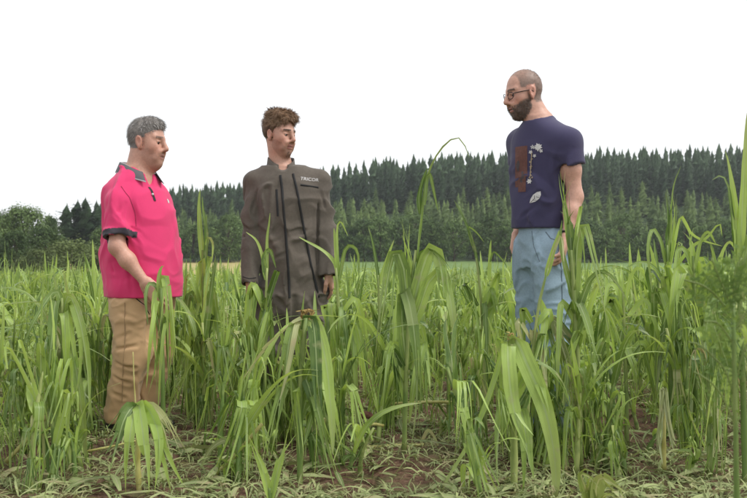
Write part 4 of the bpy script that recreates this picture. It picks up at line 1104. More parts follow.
    for _ in range(9):
        cx_, cy_ = rs.uniform(516.5, 523), rs.uniform(158, 182); r_ = rs.uniform(.8, 2.0)
        blot.append([(cx_ + r_ * math.cos(t) * rs.uniform(.7, 1.2), cy_ + 1.6 * r_ * math.sin(t)) for t in np.linspace(0, 5.6, 8)])
    decal('printed_figure', blot, bv, to3, vdir, mat_plain('grey_brown_print', (.075, .06, .065), .85), sh, .0032)
    fl = []
    def petal(cx_, cy_, a, ln, w): 
        d_ = np.array([math.cos(a), math.sin(a)]); s_ = np.array([-d_[1], d_[0]]); c_ = np.array([cx_, cy_])
        return [tuple(c_), tuple(c_ + d_ * ln * .5 + s_ * w), tuple(c_ + d_ * ln), tuple(c_ + d_ * ln * .5 - s_ * w)]
    for k in range(9): fl.append(petal(538, 146.5, k * .698 + .2, 4.6 - .8 * (k % 2), 1.15))
    for cx_, cy_, r_ in ((532.5, 146, 2.6), (530.5, 151, 2.2), (534.5, 155, 2.0), (541, 150.5, 2.2)):
        for k in range(5): fl.append(petal(cx_, cy_, k * 1.257 + cx_, r_, .6))
    for k in range(6): fl.append(petal(529.2, 180.5, k * 1.047, 3.0, .85))
    decal('printed_flower', fl[:29], bv, to3, vdir, M_white, sh, .0040); decal('printed_flower', fl[29:], bv, to3, vdir, M_white, sh, .0040)
    st = []
    for k in range(11): st.append(petal(530.6 + 1.1 * math.sin(k * 2.1), 158 + k * 2.0, k * 2.4, 2.6, .65))
    st.append([(531.4, 150), (532.2, 150), (530.2, 180), (529.4, 180)])
    decal('printed_stem', st, bv, to3, vdir, M_tan, sh, .0034)
    lfp = [(529.6, 202.5), (530.5, 198.5), (533, 194.5), (537, 191.8), (540.6, 191.2), (540.9, 195), (539, 198.8), (535.5, 201.2), (532, 202.3)]
    decal('printed_leaf', [lfp], bv, to3, vdir, M_white, sh, .0036)
    decal('printed_leaf_vein', [[(530.2, 202), (539.9, 192.4), (540.1, 192.9), (530.7, 202.2)], [(534, 199), (534.2, 195.2), (534.6, 195.2), (534.5, 198.8)], [(536.3, 196.4), (539.4, 197), (539.2, 197.4), (536.2, 196.9)], [(533.2, 199.8), (536.4, 200), (536.2, 200.4), (533, 200.2)]], bv, to3, vdir, M_dark, sh, .0052)
    # jeans
    t = Grid([lo[0], lo[1], .03], [hi[0], hi[1], 1.19], .0058)
    t.loft(hips, yaw, .0, .03)
    for hp, kn, an in ((hipR, knR, anR), (hipL, knL, anL)): t.cap(hp, kn, .100, .078, .04); t.cap(kn, an, .078, .066, .04)
    t.displace(lambda P: folds(P, yaw, .008, (8, 8, 8), 9) + creases(P, [(L(530, 252, -.15), L(546, 264, -.17), .010, .008), (L(528, 262, -.15), L(545, 272, -.17), .010, .008), (L(564, 250, -.2), L(548, 268, -.18), .010, .008), (L(543, 262, -.15), L(544, 310, -.12), .013, .016), (L(556, 236, -.2), L(561, 254, -.2), .006, .006)]))
    t.cutz(.055, True); blue = np.array(srgb(136, 156, 170))
    def jcol(V):
        fade = np.clip(fbm(V * np.array([5, 5, 2.5]), 6, 2), -1, 1); return blue * (1 + .16 * fade)[:, None]
    je, JV, JQ = garment('jeans', t, jcol, M_denim, o)
    jb = bvh_of(JV, JQ); thread = mat_plain('denim_seam', tuple(blue * .5), .9)
    strip_on('fly_seam', [L(532, 230, -.2), L(534, 246, -.2), L(540, 262, -.2)], .006, jb, vdir, thread, je, .001)
    strip_on('pocket_seam', [L(546, 231, -.25), L(551, 238, -.25), L(559, 241, -.25)], .006, jb, vdir, thread, je, .001)
    strip_on('side_seam', [L(558, 240, -.25), L(562, 270, -.25), L(563, 315, -.25)], .006, jb, vdir, thread, je, .001)
    # wrist band
    dd = unit(wrL - elL); a1 = unit(np.cross(dd, [0, 1, 0])); b1 = np.cross(dd, a1); c = wrL - dd * .012; bm = MB()
    rg = [c + (a1 * math.cos(t_) * .031 + b1 * math.sin(t_) * .031) for t_ in np.linspace(0, 6.2832, 19)]; Vv, Ff = tube(rg, [.0055] * 19, 6); bm.add(Vv, Ff)
    link('wristband', bm.mesh('wristband', rnd=False), M_dark, o)
    shoe(o, anR, fw, M_shoe, M_sole); shoe(o, anL, fw, M_shoe, M_sole)
    return o
pink_man(); overall_man(); navy_man()
# ------------------------------------------------------------------ maize
def resample(pts, n):
    pts = np.asarray(pts, float); d = np.r_[0, np.cumsum(np.linalg.norm(np.diff(pts, axis=0), axis=1))]
    P = []
    m = len(pts); ext = np.vstack([2 * pts[0] - pts[1], pts, 2 * pts[-1] - pts[-2]])
    for s in np.linspace(0, d[-1], n):
        i = min(max(np.searchsorted(d, s, 'right') - 1, 0), m - 2); t = (s - d[i]) / max(d[i + 1] - d[i], 1e-9)
        p0, p1, p2, p3 = ext[i], ext[i + 1], ext[i + 2], ext[i + 3]
        P.append(.5 * ((2 * p1) + (-p0 + p2) * t + (2 * p0 - 5 * p1 + 4 * p2 - p3) * t * t + (-p0 + 3 * p1 - 3 * p2 + p3) * t ** 3))
    return np.array(P)
def blade(mb, P, width, lat, fold=.25, u0=0.0, u1=1.0, v0=0.0, wave=0.0, rs=None):
    """ribbon along P, three points across with a folded midrib; u0..u1 is the share of the blade width"""
    n = len(P); tg = np.gradient(P, axis=0); tg /= np.linalg.norm(tg, axis=1)[:, None] + 1e-9
    lat = lat - tg * (lat * tg).sum(1)[:, None]; lat /= np.linalg.norm(lat, axis=1)[:, None] + 1e-9
    nr = np.cross(tg, lat); um = (u0 + u1) / 2; V = []; U = []
    L = np.r_[0, np.cumsum(np.linalg.norm(np.diff(P, axis=0), axis=1))] + v0
    ph = rs.uniform(0, 6) if rs else 0
    for i in range(n):
        w = width[i]
        for j, u in enumerate((u0, um, u1)):
            o = (u - .5) * w; lift = fold * w * (abs(u - .5) * 2) ** 1 * .5 + (wave * w * math.sin(L[i] * 45 + ph + j * 2.1) if j != 1 else 0)
            V.append(P[i] + lat[i] * o + nr[i] * lift); U.append((u, L[i]))
    Fc = []
    for i in range(n - 1):
        for j in range(2): a = i * 3 + j; Fc.append([a, a + 1, a + 4, a + 3])
    mb.add(V, Fc, .5, U)
def leaf_mesh(seed, kind, n=11):
    rs = random.Random(seed); mb = MB()
    if kind == 'spear': L, W_, e0, e1, kink, sharp = rs.uniform(.28, .5), rs.uniform(.022, .036), 86, rs.uniform(66, 88), .6, 4
    elif kind == 'hang': L, W_, e0, e1, kink, sharp = rs.uniform(.38, .62), rs.uniform(.034, .060), rs.uniform(64, 84), rs.uniform(-93, -85), rs.uniform(.08, .24), rs.uniform(14, 40)
    elif kind == 'arch': L, W_, e0, e1, kink, sharp = rs.uniform(.4, .6), rs.uniform(.032, .050), rs.uniform(68, 84), rs.uniform(-80, -10), rs.uniform(.45, .7), rs.uniform(4, 8)
    elif kind == 'snap': L, W_, e0, e1, kink, sharp = rs.uniform(.42, .62), rs.uniform(.028, .044), rs.uniform(72, 86), rs.uniform(-90, -80), rs.uniform(.4, .65), 60
    else: L, W_, e0, e1, kink, sharp = rs.uniform(.15, .28), rs.uniform(.03, .05), rs.uniform(50, 80), rs.uniform(-60, 70), .5, 8   # stub
    el = lambda s: R(e0 + (e1 - e0) / (1 + math.exp(-sharp * (s - kink))))
    N_ = 40; P = [np.zeros(3)]; az = 0.0; drift = rs.uniform(-.5, .5)
    for i in range(N_):
        s = (i + .5) / N_; a = el(s); az += drift / N_ + rs.uniform(-.03, .03)
        P.append(P[-1] + L / N_ * np.array([math.cos(a) * math.cos(az), math.cos(a) * math.sin(az), math.sin(a)]))
    P = np.array(P)
    if kind == 'hang': P[:, :2] *= rs.uniform(.45, .85)
    twist = rs.uniform(-1.9, 1.9) if kind != 'spear' else rs.uniform(-.7, .7)
    def prof(s): return W_ * (min(1, .45 + s * 4.5)) * (1 - max(0, s - .25) / .75) ** .55 + .002
    def frames(ss, dev=None):
        Q = np.stack([np.interp(ss, np.linspace(0, 1, N_ + 1), P[:, i]) for i in range(3)], 1)
        tw = np.array([twist * max(0, s - kink * .8) for s in ss])
        lat = np.stack([-np.sin(tw) * .9, np.cos(tw), 0 * tw], 1)
        return Q, lat
    shred = {'hang': rs.choice([2, 3, 3, 4, 5]), 'arch': rs.choice([1, 2, 3]), 'snap': rs.choice([2, 3, 3]), 'spear': 1}.get(kind, rs.choice([1, 2]))
    if shred == 1:
        ss = np.linspace(0, 1, n); Q, lat = frames(ss); blade(mb, Q, [prof(s) for s in ss], lat, .35, wave=.05, rs=rs)
    else:
        s0 = rs.uniform(.10, .36); ss = np.linspace(0, s0, 5); Q, lat = frames(ss); blade(mb, Q, [prof(s) for s in ss], lat, .35, rs=rs)
        cut = sorted([0, 1] + [min(.9, max(.1, (k + 1) / shred + rs.uniform(-.12, .12))) for k in range(shred - 1)])
        for k in range(shred):
            end = rs.uniform(.55, 1.0); ss = np.linspace(s0, s0 + (1 - s0) * end, n - 3); Q, lat = frames(ss)
            t = (ss - s0)[:, None] / (1 - s0); dv = np.array([rs.uniform(-.07, .07), (k - (shred - 1) / 2) * rs.uniform(.03, .09), rs.uniform(0, .03)]); Q = Q + dv * t * t ** .2 * L / .5
            rot = rs.uniform(-1.2, 1.2) * t; lat = lat * np.cos(rot) + np.roll(lat, 1, 1) * np.sin(rot) * np.array([1, -1, 1])
            tp = np.array([max(.10, 1 - .75 * q) for q in t[:, 0]]); ctr = (cut[k] + cut[k + 1]) / 2
            w = np.array([prof(s0 * .6 + s * .4) for s in ss]) * 1.0
            hwid = (cut[k + 1] - cut[k]) / 2
            # each strip keeps its share of the blade and tapers to a ragged point
            Qc = Q + (lat / (np.linalg.norm(lat, axis=1)[:, None])) * ((ctr - .5) * w)[:, None]
            blade(mb, Qc, w * (cut[k + 1] - cut[k]) * tp, lat, .2, 0.0 if False else 0, 1, v0=s0 * L, wave=.06, rs=rs)
            o = len(mb.U) - 3 * len(ss)
            for i in range(len(ss)):
                for j, u in enumerate((cut[k], ctr, cut[k + 1])): mb.U[o + i * 3 + j] = (u, mb.U[o + i * 3 + j][1])
    return mb
def stalk_mesh(seed, n=9, broken=False):
    rs = random.Random(seed); mb = MB(); P = []; r = []; x = y = 0.0
    bx, by = rs.uniform(-.09, .09), rs.uniform(-.09, .09)
    for i in range(n):
        t = i / (n - 1); P.append([bx * t * t, by * t * t, t - .06 * (i == 0)]); r.append((.0135 - .0075 * t) * (1.18 if i % 2 == 0 else .95))
    V, Fc = tube(P, r, 7); mb.add(V, Fc, .5, [(0.2, v[2]) for v in V]); return mb, np.array(P)
G_dark, G_light = (0.062, 0.125, 0.026), (0.365, 0.50, 0.12)
M_leaf = mat_leaf('maize_leaf', G_dark, G_light, (0.36, 0.46, 0.20), .34, dry=(.34, .36, .17))
M_leafdry = mat_leaf('bleached_maize_leaf', (0.20, 0.24, 0.08), (0.46, 0.48, 0.22), (0.5, 0.5, 0.28), .3, dry=(.45, .38, .2), dry_amt=.08)
M_stalk = mat_noise('maize_stalk', (.12, .19, .045), (.33, .38, .13), 18, rough=.5, coords='Object', mscale=(1, 1, .3), objrand=.4)
M_yellow = mat_noise('yellowed_stalk', (.33, .30, .08), (.52, .50, .20), 20, rough=.55, mscale=(1, 1, .5))
M_frayed = mat_noise('frayed_brown_fibre', (.20, .10, .03), (.55, .42, .16), 60, rough=.8)
KINDS = ['hang'] * 22 + ['arch'] * 8 + ['snap'] * 8 + ['spear'] * 8 + ['stub'] * 4
LM = {}
for i, k in enumerate(KINDS):
    mb = leaf_mesh(100 + i, k); me = mb.mesh('leaf', uv=True, rnd=False); me.materials.append(M_leafdry if (k == 'hang' and i % 11 == 5) else M_leaf)
    LM.setdefault(k, []).append((mb, me))
SM = []
for i in range(8):
    mb, P = stalk_mesh(300 + i); me = mb.mesh('stalk', uv=True, rnd=False); me.materials.append(M_stalk); SM.append((mb, me, P))
PR = random.Random(11)
def plant_plan(H, rs, tall=False):
    """leaf list: (kind, height share, azimuth, scale)"""
    n = rs.randint(9, 13); az = rs.random() * 6.28; out = []
    for i in range(n):
        t = .10 + .80 * (i + rs.uniform(-.3, .3)) / n; az += math.pi + rs.uniform(-.7, .7)
        k = rs.choices(['hang', 'snap', 'arch', 'stub'], [6, 1.6, 1.3 + (1 if t > .6 else 0), .8])[0]
        out.append((k, t, az, rs.uniform(.75, 1.15) * (.75 if t < .3 else 1)))
    for i in range(rs.choice([2, 2, 3, 3, 4])):
        out.append((rs.choices(['spear', 'snap', 'arch', 'hang'], [5, 1.6, 1.2, 1])[0], rs.uniform(.72, .98), az + rs.uniform(-2, 2), rs.uniform(.45, 1.0) if not tall else rs.uniform(.9, 1.3)))
    return out
def add_plant(x, y, H, label, group, rs=PR, tilt=.10):
    e = empty('maize_plant', (x, y, gz(x, y) - .01)); e.rotation_euler = (rs.gauss(0, tilt), rs.gauss(0, tilt), rs.random() * 6.28)
    sm, sme, P = rs.choice(SM)
    link('stalk', sme, parent=e, scale=(1.0, 1.0, H))
    for k, t, az, sc in plant_plan(H, rs):
        mb, me = rs.choice(LM[k]); c = [np.interp(t, P[:, 2], P[:, i]) for i in (0, 1)]
        link('leaf', me, parent=e, loc=(c[0], c[1], t * H), rot=(rs.gauss(0, .12), rs.gauss(0, .12), az), scale=sc)
    tag(e, label, 'maize plant', group); return e
men = [(px_x(140, 4.75), 4.75), (px_x(288, 5.0), 5.0), (px_x(545, 4.5), 4.5)]
def zone(px, d):
    if d < 5.0: dep = 'in front of'
    elif d < 6.6: dep = 'just behind'
    else: dep = 'well behind'
    if px < 95: return ('tattered maize plant at the left, %s the row of the three men' % dep, 'maize %s the men, left' % dep)
    if px < 215: return ('tattered maize plant %s the man in the pink polo' % dep, 'maize %s the man in pink' % dep)
    if px < 345: return ('tattered maize plant %s the man in grey overalls' % dep, 'maize %s the man in overalls' % dep)
    if px < 510: return ('tattered maize plant %s the gap between overalls man and navy T-shirt man' % dep, 'maize %s the gap between the men' % dep)
    if px < 600: return ('tattered maize plant %s the man in the navy T-shirt' % dep, 'maize %s the man in navy' % dep)
    return ('tattered maize plant at the right, %s the row of the three men' % dep, 'maize %s the men, right' % dep)
def spot_ok(x, y):
    if any((x - a) ** 2 + (y - b) ** 2 < (.25 if y < b + .1 else .20) ** 2 for a, b in men): return False
    return True
spots = []; ca_, sa_ = math.cos(R(13)), math.sin(R(13))
for i in range(-72, 72):
    for j in range(-10, 460):
        u, v = i * .52 + PR.gauss(0, .09), j * .150 + PR.gauss(0, .06); x, y = u * ca_ + v * sa_, -u * sa_ + v * ca_
        if y < 3.4 or y > 50: continue
        px = PX0 + F * x / y
        mg = 50 if y < 8.2 else 130
        if px < -mg or px > 747 + mg: continue
        spots.append((y, x, px))
spots.sort(); near = []; far = []
for y, x, px in spots:
    r_ = PR.random()
    if not spot_ok(x, y): continue
    if y < 3.95: keep = r_ < (.5 if px < 95 or px > 590 else .32)
    elif y < 4.75: keep = r_ < (.9 if (px < 92 or px > 575) else (.75 if (180 < px < 345 or px > 500) else .48))
    elif y < 5.6: keep = r_ < (.97 if (px < 98 or px > 500 or 165 < px < 345) else .7)
    else: keep = r_ < .98
    if y < 4.8 and 94 < px < 168: keep = False          # his trousers show down to the ankle
    if y < 3.95 and (92 < px < 195 or 265 < px < 335 or 485 < px < 560): keep = False
    if not keep: continue
    (near if len(near) < 295 else far).append((x, y, px))
for x, y, px in near:
    H = PR.uniform(.46, .66)
    if y < 4.4: H *= .86
    if px > 605 and y < 6.5: H *= 1.28
    if y < 5.2 and (235 < px < 340 or 505 < px < 590): H = PR.uniform(.36, .48)
    if PR.random() < .05 and y > 5.2: H *= 1.2
    lb, gr = zone(px, y); add_plant(x, y, H, lb, gr)
for px, y, H in ((262, 4.5, .42), (276, 4.58, .40), (290, 4.62, .44), (312, 4.55, .43), (326, 4.66, .46), (247, 4.66, .5), (300, 4.4, .36), (520, 4.1, .42), (531, 4.16, .40), (545, 4.08, .42), (556, 4.15, .38), (588, 4.18, .48), (600, 4.3, .5), (509, 4.35, .46), (538, 4.0, .33), (560, 3.95, .34)):
    lb, gr = zone(px, y); add_plant(px_x(px, y), y, H, lb, gr)
for k in range(46):     # stumps and low regrowth between the standing plants
    y = PR.uniform(3.75, 5.9); px = PR.choice([PR.uniform(165, 520), PR.uniform(5, 90), PR.uniform(590, 740)]); x = px_x(px, y)
    if not spot_ok(x, y): continue
    e = empty('maize_stump', (x, y, gz(x, y) - .01)); e.rotation_euler = (PR.gauss(0, .25), PR.gauss(0, .25), PR.random() * 6.28); Hs = PR.uniform(.10, .28)
    link('stalk', PR.choice(SM)[1], parent=e, scale=(.9, .9, Hs))
    for q in range(PR.randint(3, 6)):
        kk = PR.choice(['stub', 'hang', 'arch', 'stub', 'snap']); link('leaf', PR.choice(LM[kk])[1], parent=e, loc=(0, 0, Hs * PR.uniform(.3, 1)), rot=(PR.gauss(0, .3), PR.gauss(0, .3), PR.random() * 6.28), scale=PR.uniform(.45, .75))
    tag(e, 'short broken-off maize stump in the litter ' + ('at the left' if px < 165 else 'at the right' if px > 520 else 'in the middle foreground'), 'maize stump', 'low maize stumps ' + ('left' if px < 165 else 'right' if px > 520 else 'middle'))
byg = {}
for o in list(COL.objects):
    if o.parent is None and o.get('group', '').startswith('maize in front') : byg.setdefault(o['group'], []).append(o)
for g_, os_ in byg.items():
    who = {'left': 'at the left edge', 'pink': 'before the man in pink', 'overalls': 'before the man in overalls', 'men': 'before the gap between the men', 'navy': 'before the navy T-shirt man', 'right': 'at the right edge'}[g_.split()[-1]]
    for i, o in enumerate(sorted(os_, key=lambda q: q.location.x / q.location.y)): o['label'] = '%s tattered maize plant from the left of those %s' % (ordinal(i + 1), who)
# everything further off: one mass of the same plants
def arr(mb, step=1):
    return np.array(mb.V, np.float32), mb.F, np.array(mb.U, np.float32)
LA = {k: [arr(q[0]) for q in v] for k, v in LM.items()}
LMF = {k: [leaf_mesh(100 + i, k, 6) for i, kk in enumerate(KINDS) if kk == k] for k in LM}
LA = {k: [arr(q) for q in v] for k, v in LMF.items()}
LAQ = {k: [(V, np.array(Fc, np.int32), U) for V, Fc, U in v] for k, v in LA.items()}
VV = []; FF = []; UU = []; RR = []; base = 0
fr_ = random.Random(21)
for x, y, px in far:
    if y > 11 and fr_.random() < (.58 if y < 18 else .78 if y < 28 else .88): continue
    H = fr_.uniform(.46, .66) * (1.12 if fr_.random() < .08 else 1); z0 = float(terrain(x, y)); tx, ty = fr_.gauss(0, .1), fr_.gauss(0, .1)
    plan = plant_plan(H, fr_)
    plan = [q for q in plan if q[1] > (.25 if y < 11 else .5)]
    for k, t, az, sc in plan:
        V, Fq, U = fr_.choice(LAQ[k]); c, s = math.cos(az) * sc, math.sin(az) * sc
        q = np.stack([V[:, 0] * c - V[:, 1] * s, V[:, 0] * s + V[:, 1] * c, V[:, 2] * sc + t * H], -1)
        q[:, 0] += x + tx * q[:, 2]; q[:, 1] += y + ty * q[:, 2]; q[:, 2] += z0
        VV.append(q); FF.append(Fq + base); base += len(q); UU.append(U); RR.append(np.full(len(q), fr_.random(), np.float32))
me = mesh_from('maize_crop', np.concatenate(VV), np.concatenate(FF)); set_uv(me, np.concatenate(UU))
a = me.attributes.new('rnd', 'FLOAT', 'POINT'); a.data.foreach_set('value', np.concatenate(RR))
tag(link('maize_crop', me, M_leaf), 'mass of hail-torn maize filling the field towards the wood', 'maize', kind='stuff')

# ------------------------------------------------------------------ the plants one can single out
def hero(px, d, label, name='maize_plant', group=None, cat='maize plant'):
    x = px_x(px, d); e = empty(name, (x, d, gz(x, d))); tag(e, label, cat, group); e['d0'] = d; return e
def loc_(e, pts, d):
    o = np.array(e.location); return np.array([W(q[0], q[1], d + (q[2] if len(q) > 2 else 0)) - o for q in pts])
def hleaf(e, pts, w, roll=0.0, fold=.3, mat=None, n=16, tip=True, name='leaf', twist=0.0, base=.6):
    """leaf along photo columns/rows at the plant's own distance; w = width in metres"""
    d = e['d0']; P = resample(loc_(e, pts, d), n); s = np.linspace(0, 1, n)
    w *= .84; wd = w * np.minimum(1, base + s * 4) * (np.maximum(1 - np.maximum(0, s - .35) / .65, 0) ** .6 if tip else np.ones(n)) + .0015
    tg = np.gradient(P, axis=0); face = np.cross(tg, [0, 1, 0]); face /= np.linalg.norm(face, axis=1)[:, None] + 1e-9
    rr = (roll + twist * s)[:, None]; nn = np.cross(tg, face); nn /= np.linalg.norm(nn, axis=1)[:, None] + 1e-9
    lat = face * np.cos(rr) + nn * np.sin(rr); mb = MB()
    ns = 1 if w < .026 or mat in (M_frayed,) or n < 10 else PR.choice([1, 2, 3, 4, 5])
    if ns == 1: blade(mb, P, wd, lat, fold, wave=.07, rs=PR)
    else:
        k0 = PR.randint(4, 8); blade(mb, P[:k0 + 1], wd[:k0 + 1], lat[:k0 + 1], fold, wave=.05, rs=PR); cut = [0] + sorted((k + 1) / ns + PR.uniform(-.1, .1) for k in range(ns - 1)) + [1]
        for k in range(ns):
            k1 = PR.randint(n - 5, n); t = np.linspace(0, 1, k1 - k0)[:, None]; cu = (cut[k] + cut[k + 1]) / 2; sh = cut[k + 1] - cut[k]; side = lat[k0:k1] / (np.linalg.norm(lat[k0:k1], axis=1)[:, None] + 1e-9)
            Q = P[k0:k1] + side * ((cu - .5) * wd[k0:k1])[:, None] + t ** 1.5 * np.array([PR.uniform(-.03, .03) + (cu - .5) * .05, PR.uniform(-.05, .05), PR.uniform(-.02, .02)]); r2 = PR.uniform(-.9, .9) * t
            l2 = side * np.cos(r2) + nn[k0:k1] * np.sin(r2); blade(mb, Q, wd[k0:k1] * sh * np.maximum(.12, 1 - .85 * t[:, 0] ** 2), l2, .2, wave=.06, rs=PR, v0=.2)
            o_ = len(mb.U) - 3 * (k1 - k0)
            for i in range(k1 - k0):
                for j, u in enumerate((cut[k], cu, cut[k + 1])): mb.U[o_ + i * 3 + j] = (u, mb.U[o_ + i * 3 + j][1])
    return link(name, mb.mesh('leaf', uv=True, rnd=False), mat or M_leaf, e)
def hstalk(e, pts, r0, r1, mat=None, n=12, name='stalk', d=None):
    P = resample(loc_(e, pts, e['d0']), n); rad = [(r0 + (r1 - r0) * i / (n - 1)) * (1.15 if i % 3 == 0 else .97) for i in range(n)]
    V, Fc = tube(P, rad, 8); mb = MB(); mb.add(V, Fc, .5, [(0.2, v[2]) for v in V]); return link(name, mb.mesh('stalk', uv=True, rnd=False), mat or M_stalk, e)
def hang_more(e, px, ytop, ybot, count, spread, seed, w=.05, dry=0.0):
    rs = random.Random(seed)
    for i in range(count):
        x = px + rs.uniform(-spread, spread) * .5; y = ytop + rs.uniform(0, .45) * (ybot - ytop); L_ = rs.uniform(.35, .75) * (ybot - ytop); dx = rs.uniform(-1, 1) * spread * .5
        hleaf(e, [(px + (x - px) * .2, y + 12, 0), (x, y - rs.uniform(2, 14), rs.uniform(-.05, .05)), (x + dx * .6, y + L_ * .35, rs.uniform(-.10, .08)), (x + dx, min(y + L_, ybot + 8), rs.uniform(-.13, .1))], w * rs.uniform(.55, 1.1), rs.uniform(-1.1, 1.1), .3, M_leafdry if rs.random() < dry else M_leaf, twist=rs.uniform(-1, 1))

# tallest plant in the middle, its tip bent over against the sky
e = hero(405, 4.2, 'tallest maize plant in the middle, its bare tip bent over against the sky')
hstalk(e, [(404, 458), (406, 380), (410, 300), (416, 250)], .013, .007)
hleaf(e, [(416, 262), (421, 215), (426, 178), (438, 152), (452, 138), (457, 136.5), (464, 143), (469, 157)], .022, .9, .5)
hleaf(e, [(424, 205), (427, 176), (430, 174), (434, 192), (438, 211)], .022, .3)
hleaf(e, [(420, 214), (419, 196), (424, 176), (428, 168)], .03, .5)
hleaf(e, [(411, 300), (409, 262), (405, 222), (403, 208)], .045, .2)
hleaf(e, [(414, 300), (420, 258), (427, 250), (438, 256), (450, 272), (455, 290, -.1)], .034, .35)
hleaf(e, [(406, 330), (404, 290), (398, 250), (394, 232)], .04, .3)
hleaf(e, [(410, 320), (422, 270), (432, 248), (440, 262), (446, 310, -.08), (448, 352, -.1)], .075, .15)
hleaf(e, [(408, 320), (404, 270), (396, 252), (390, 272), (386, 320, -.06), (384, 372, -.08)], .07, -.2)
hleaf(e, [(412, 330), (430, 280), (444, 276), (452, 310, -.1), (456, 352, -.1)], .06, .2)
hleaf(e, [(407, 370), (402, 320), (405, 290), (414, 330, -.1), (418, 400, -.12), (412, 470, -.15)], .065, .1)
hleaf(e, [(405, 400), (396, 350), (390, 345), (384, 380, -.1), (378, 430, -.1)], .05, .3)
hang_more(e, 408, 330, 440, 6, 46, 1)
# snapped plant left of centre, its top broken over to the left
e = hero(300, 3.75, 'snapped maize plant before the grey overalls, twisted leaf broken over to the left')
hstalk(e, [(300, 500), (300, 430), (301, 370), (306, 318)], .014, .011)
hleaf(e, [(306, 318), (296, 322), (276, 338), (258, 358), (247, 380), (243, 392)], .034, .9, .5, M_leafdry, twist=2.2)
hleaf(e, [(304, 330), (308, 316), (313, 322), (316, 350, -.05), (318, 400, -.08), (322, 460, -.1)], .058, .15)
hleaf(e, [(304, 330), (309, 318), (317, 326), (326, 362, -.05), (331, 410, -.08), (333, 455, -.1)], .06, -.2)
hleaf(e, [(302, 330), (298, 322), (294, 340, -.05), (288, 370, -.08), (280, 400, -.1)], .026, .2, .3, M_leafdry)
hleaf(e, [(300, 340), (294, 326), (288, 350, -.05), (284, 400, -.08), (286, 450, -.1)], .055, .2)
hleaf(e, [(296, 400), (285, 350), (275, 318), (269, 304)], .035, .3, .4)
hleaf(e, [(298, 400), (290, 380), (280, 398, -.05), (270, 440, -.08), (262, 480, -.1)], .05, -.3)
hleaf(e, [(301, 420), (310, 390), (318, 410, -.08), (328, 456, -.1), (340, 500, -.12)], .04, .2)
hang_more(e, 302, 345, 470, 6, 50, 2)
for k in range(9):
    hleaf(e, [(305 + PR.uniform(-3, 3), 322), (306 + PR.uniform(-7, 9), 316 + PR.uniform(-7, 1)), (306 + PR.uniform(-14, 16), 314 + PR.uniform(-8, 8))], .008, PR.random(), .2, M_frayed, 6, name='frayed_fibre')
# snapped plant right of centre with a brown frayed top
e = hero(512, 3.6, 'snapped maize plant right of centre with brown frayed top and broad drooping leaves')
hstalk(e, [(514, 505), (514, 440), (513, 390), (512, 344)], .015, .013)
hleaf(e, [(511, 352), (516, 340), (526, 362, -.05), (542, 400, -.08), (552, 440, -.1), (556, 480, -.1), (552, 512, -.1)], .085, .1, .35)
hleaf(e, [(511, 350), (508, 340), (508, 362, -.06), (512, 400, -.08), (522, 440, -.1), (540, 488, -.12)], .07, -.2, .35)
hleaf(e, [(509, 350), (505, 345), (496, 375, .02), (484, 410, .0), (468, 445, 0), (446, 482, 0), (436, 506, 0)], .026, .5, .4)
hleaf(e, [(514, 400), (524, 372), (532, 366), (540, 390, -.08), (546, 430, -.1)], .06, .2)
hleaf(e, [(514, 430), (506, 400), (500, 420, -.05), (498, 460, -.08), (503, 500, -.1)], .05, .2)
hleaf(e, [(514, 440), (520, 410), (526, 440, -.08), (527, 480, -.1), (524, 520, -.1)], .065, .1)
hang_more(e, 514, 370, 490, 4, 50, 3, .06)
for k in range(12):
    hleaf(e, [(512 + PR.uniform(-3, 3), 346), (512 + PR.uniform(-5, 5), 338 + PR.uniform(-5, 1)), (512 + PR.uniform(-9, 9), 335 + PR.uniform(-5, 5))], .008, PR.random(), .2, M_frayed, 6, name='frayed_fibre')
# drooping plant at the feet of the man in pink
e = hero(142, 3.62, 'drooping maize plant at lower left, leaves hanging like an umbrella before khaki trousers')
hstalk(e, [(140, 500), (138, 470), (138, 440), (139, 412)], .012, .009, M_yellow)
for pts, w, rl in (([(139, 414), (143, 405), (152, 415, -.05), (162, 445, -.08), (172, 478, -.1), (180, 505, -.1)], .06, .1), ([(138, 414), (134, 406), (124, 420, -.05), (117, 448, -.08), (113, 480, -.1)], .05, -.2), ([(139, 414), (139, 404), (142, 425, -.08), (146, 460, -.12), (150, 498, -.12)], .065, .1),
                  ([(138, 414), (130, 405), (122, 414, -.02), (112, 434, 0), (106, 456, 0)], .035, .3), ([(140, 414), (150, 406), (164, 420, 0), (172, 440, 0), (178, 462, 0)], .045, -.3), ([(138, 416), (136, 408), (131, 430, -.08), (128, 465, -.1), (128, 500, -.1)], .055, .2), ([(140, 416), (148, 408), (158, 432, -.08), (160, 470, -.1), (158, 500, -.1)], .05, -.1)):
    hleaf(e, pts, w, rl, .3, M_leafdry if w == .045 else M_leaf)
hstalk(e, [(136, 412), (134, 380), (133, 352)], .003, .002, M_yellow, name='broken_shoot')
# dense hanging plant at the left
e = hero(66, 4.0, 'tall maize plant hung with long torn strips, left of the khaki trousers')
hstalk(e, [(68, 468), (66, 400), (63, 340), (62, 298)], .014, .008)
hang_more(e, 65, 296, 466, 14, 38, 5, .05, .1)
hleaf(e, [(62, 310), (58, 292), (50, 296), (34, 322, -.1), (20, 352, -.1)], .03, .3)
hleaf(e, [(63, 310), (70, 296), (82, 330, -.1), (86, 380, -.1), (80, 440, -.1)], .055, .1)
hleaf(e, [(62, 320), (56, 300), (52, 340, -.1), (48, 400, -.1), (36, 460, -.12)], .05, .1)
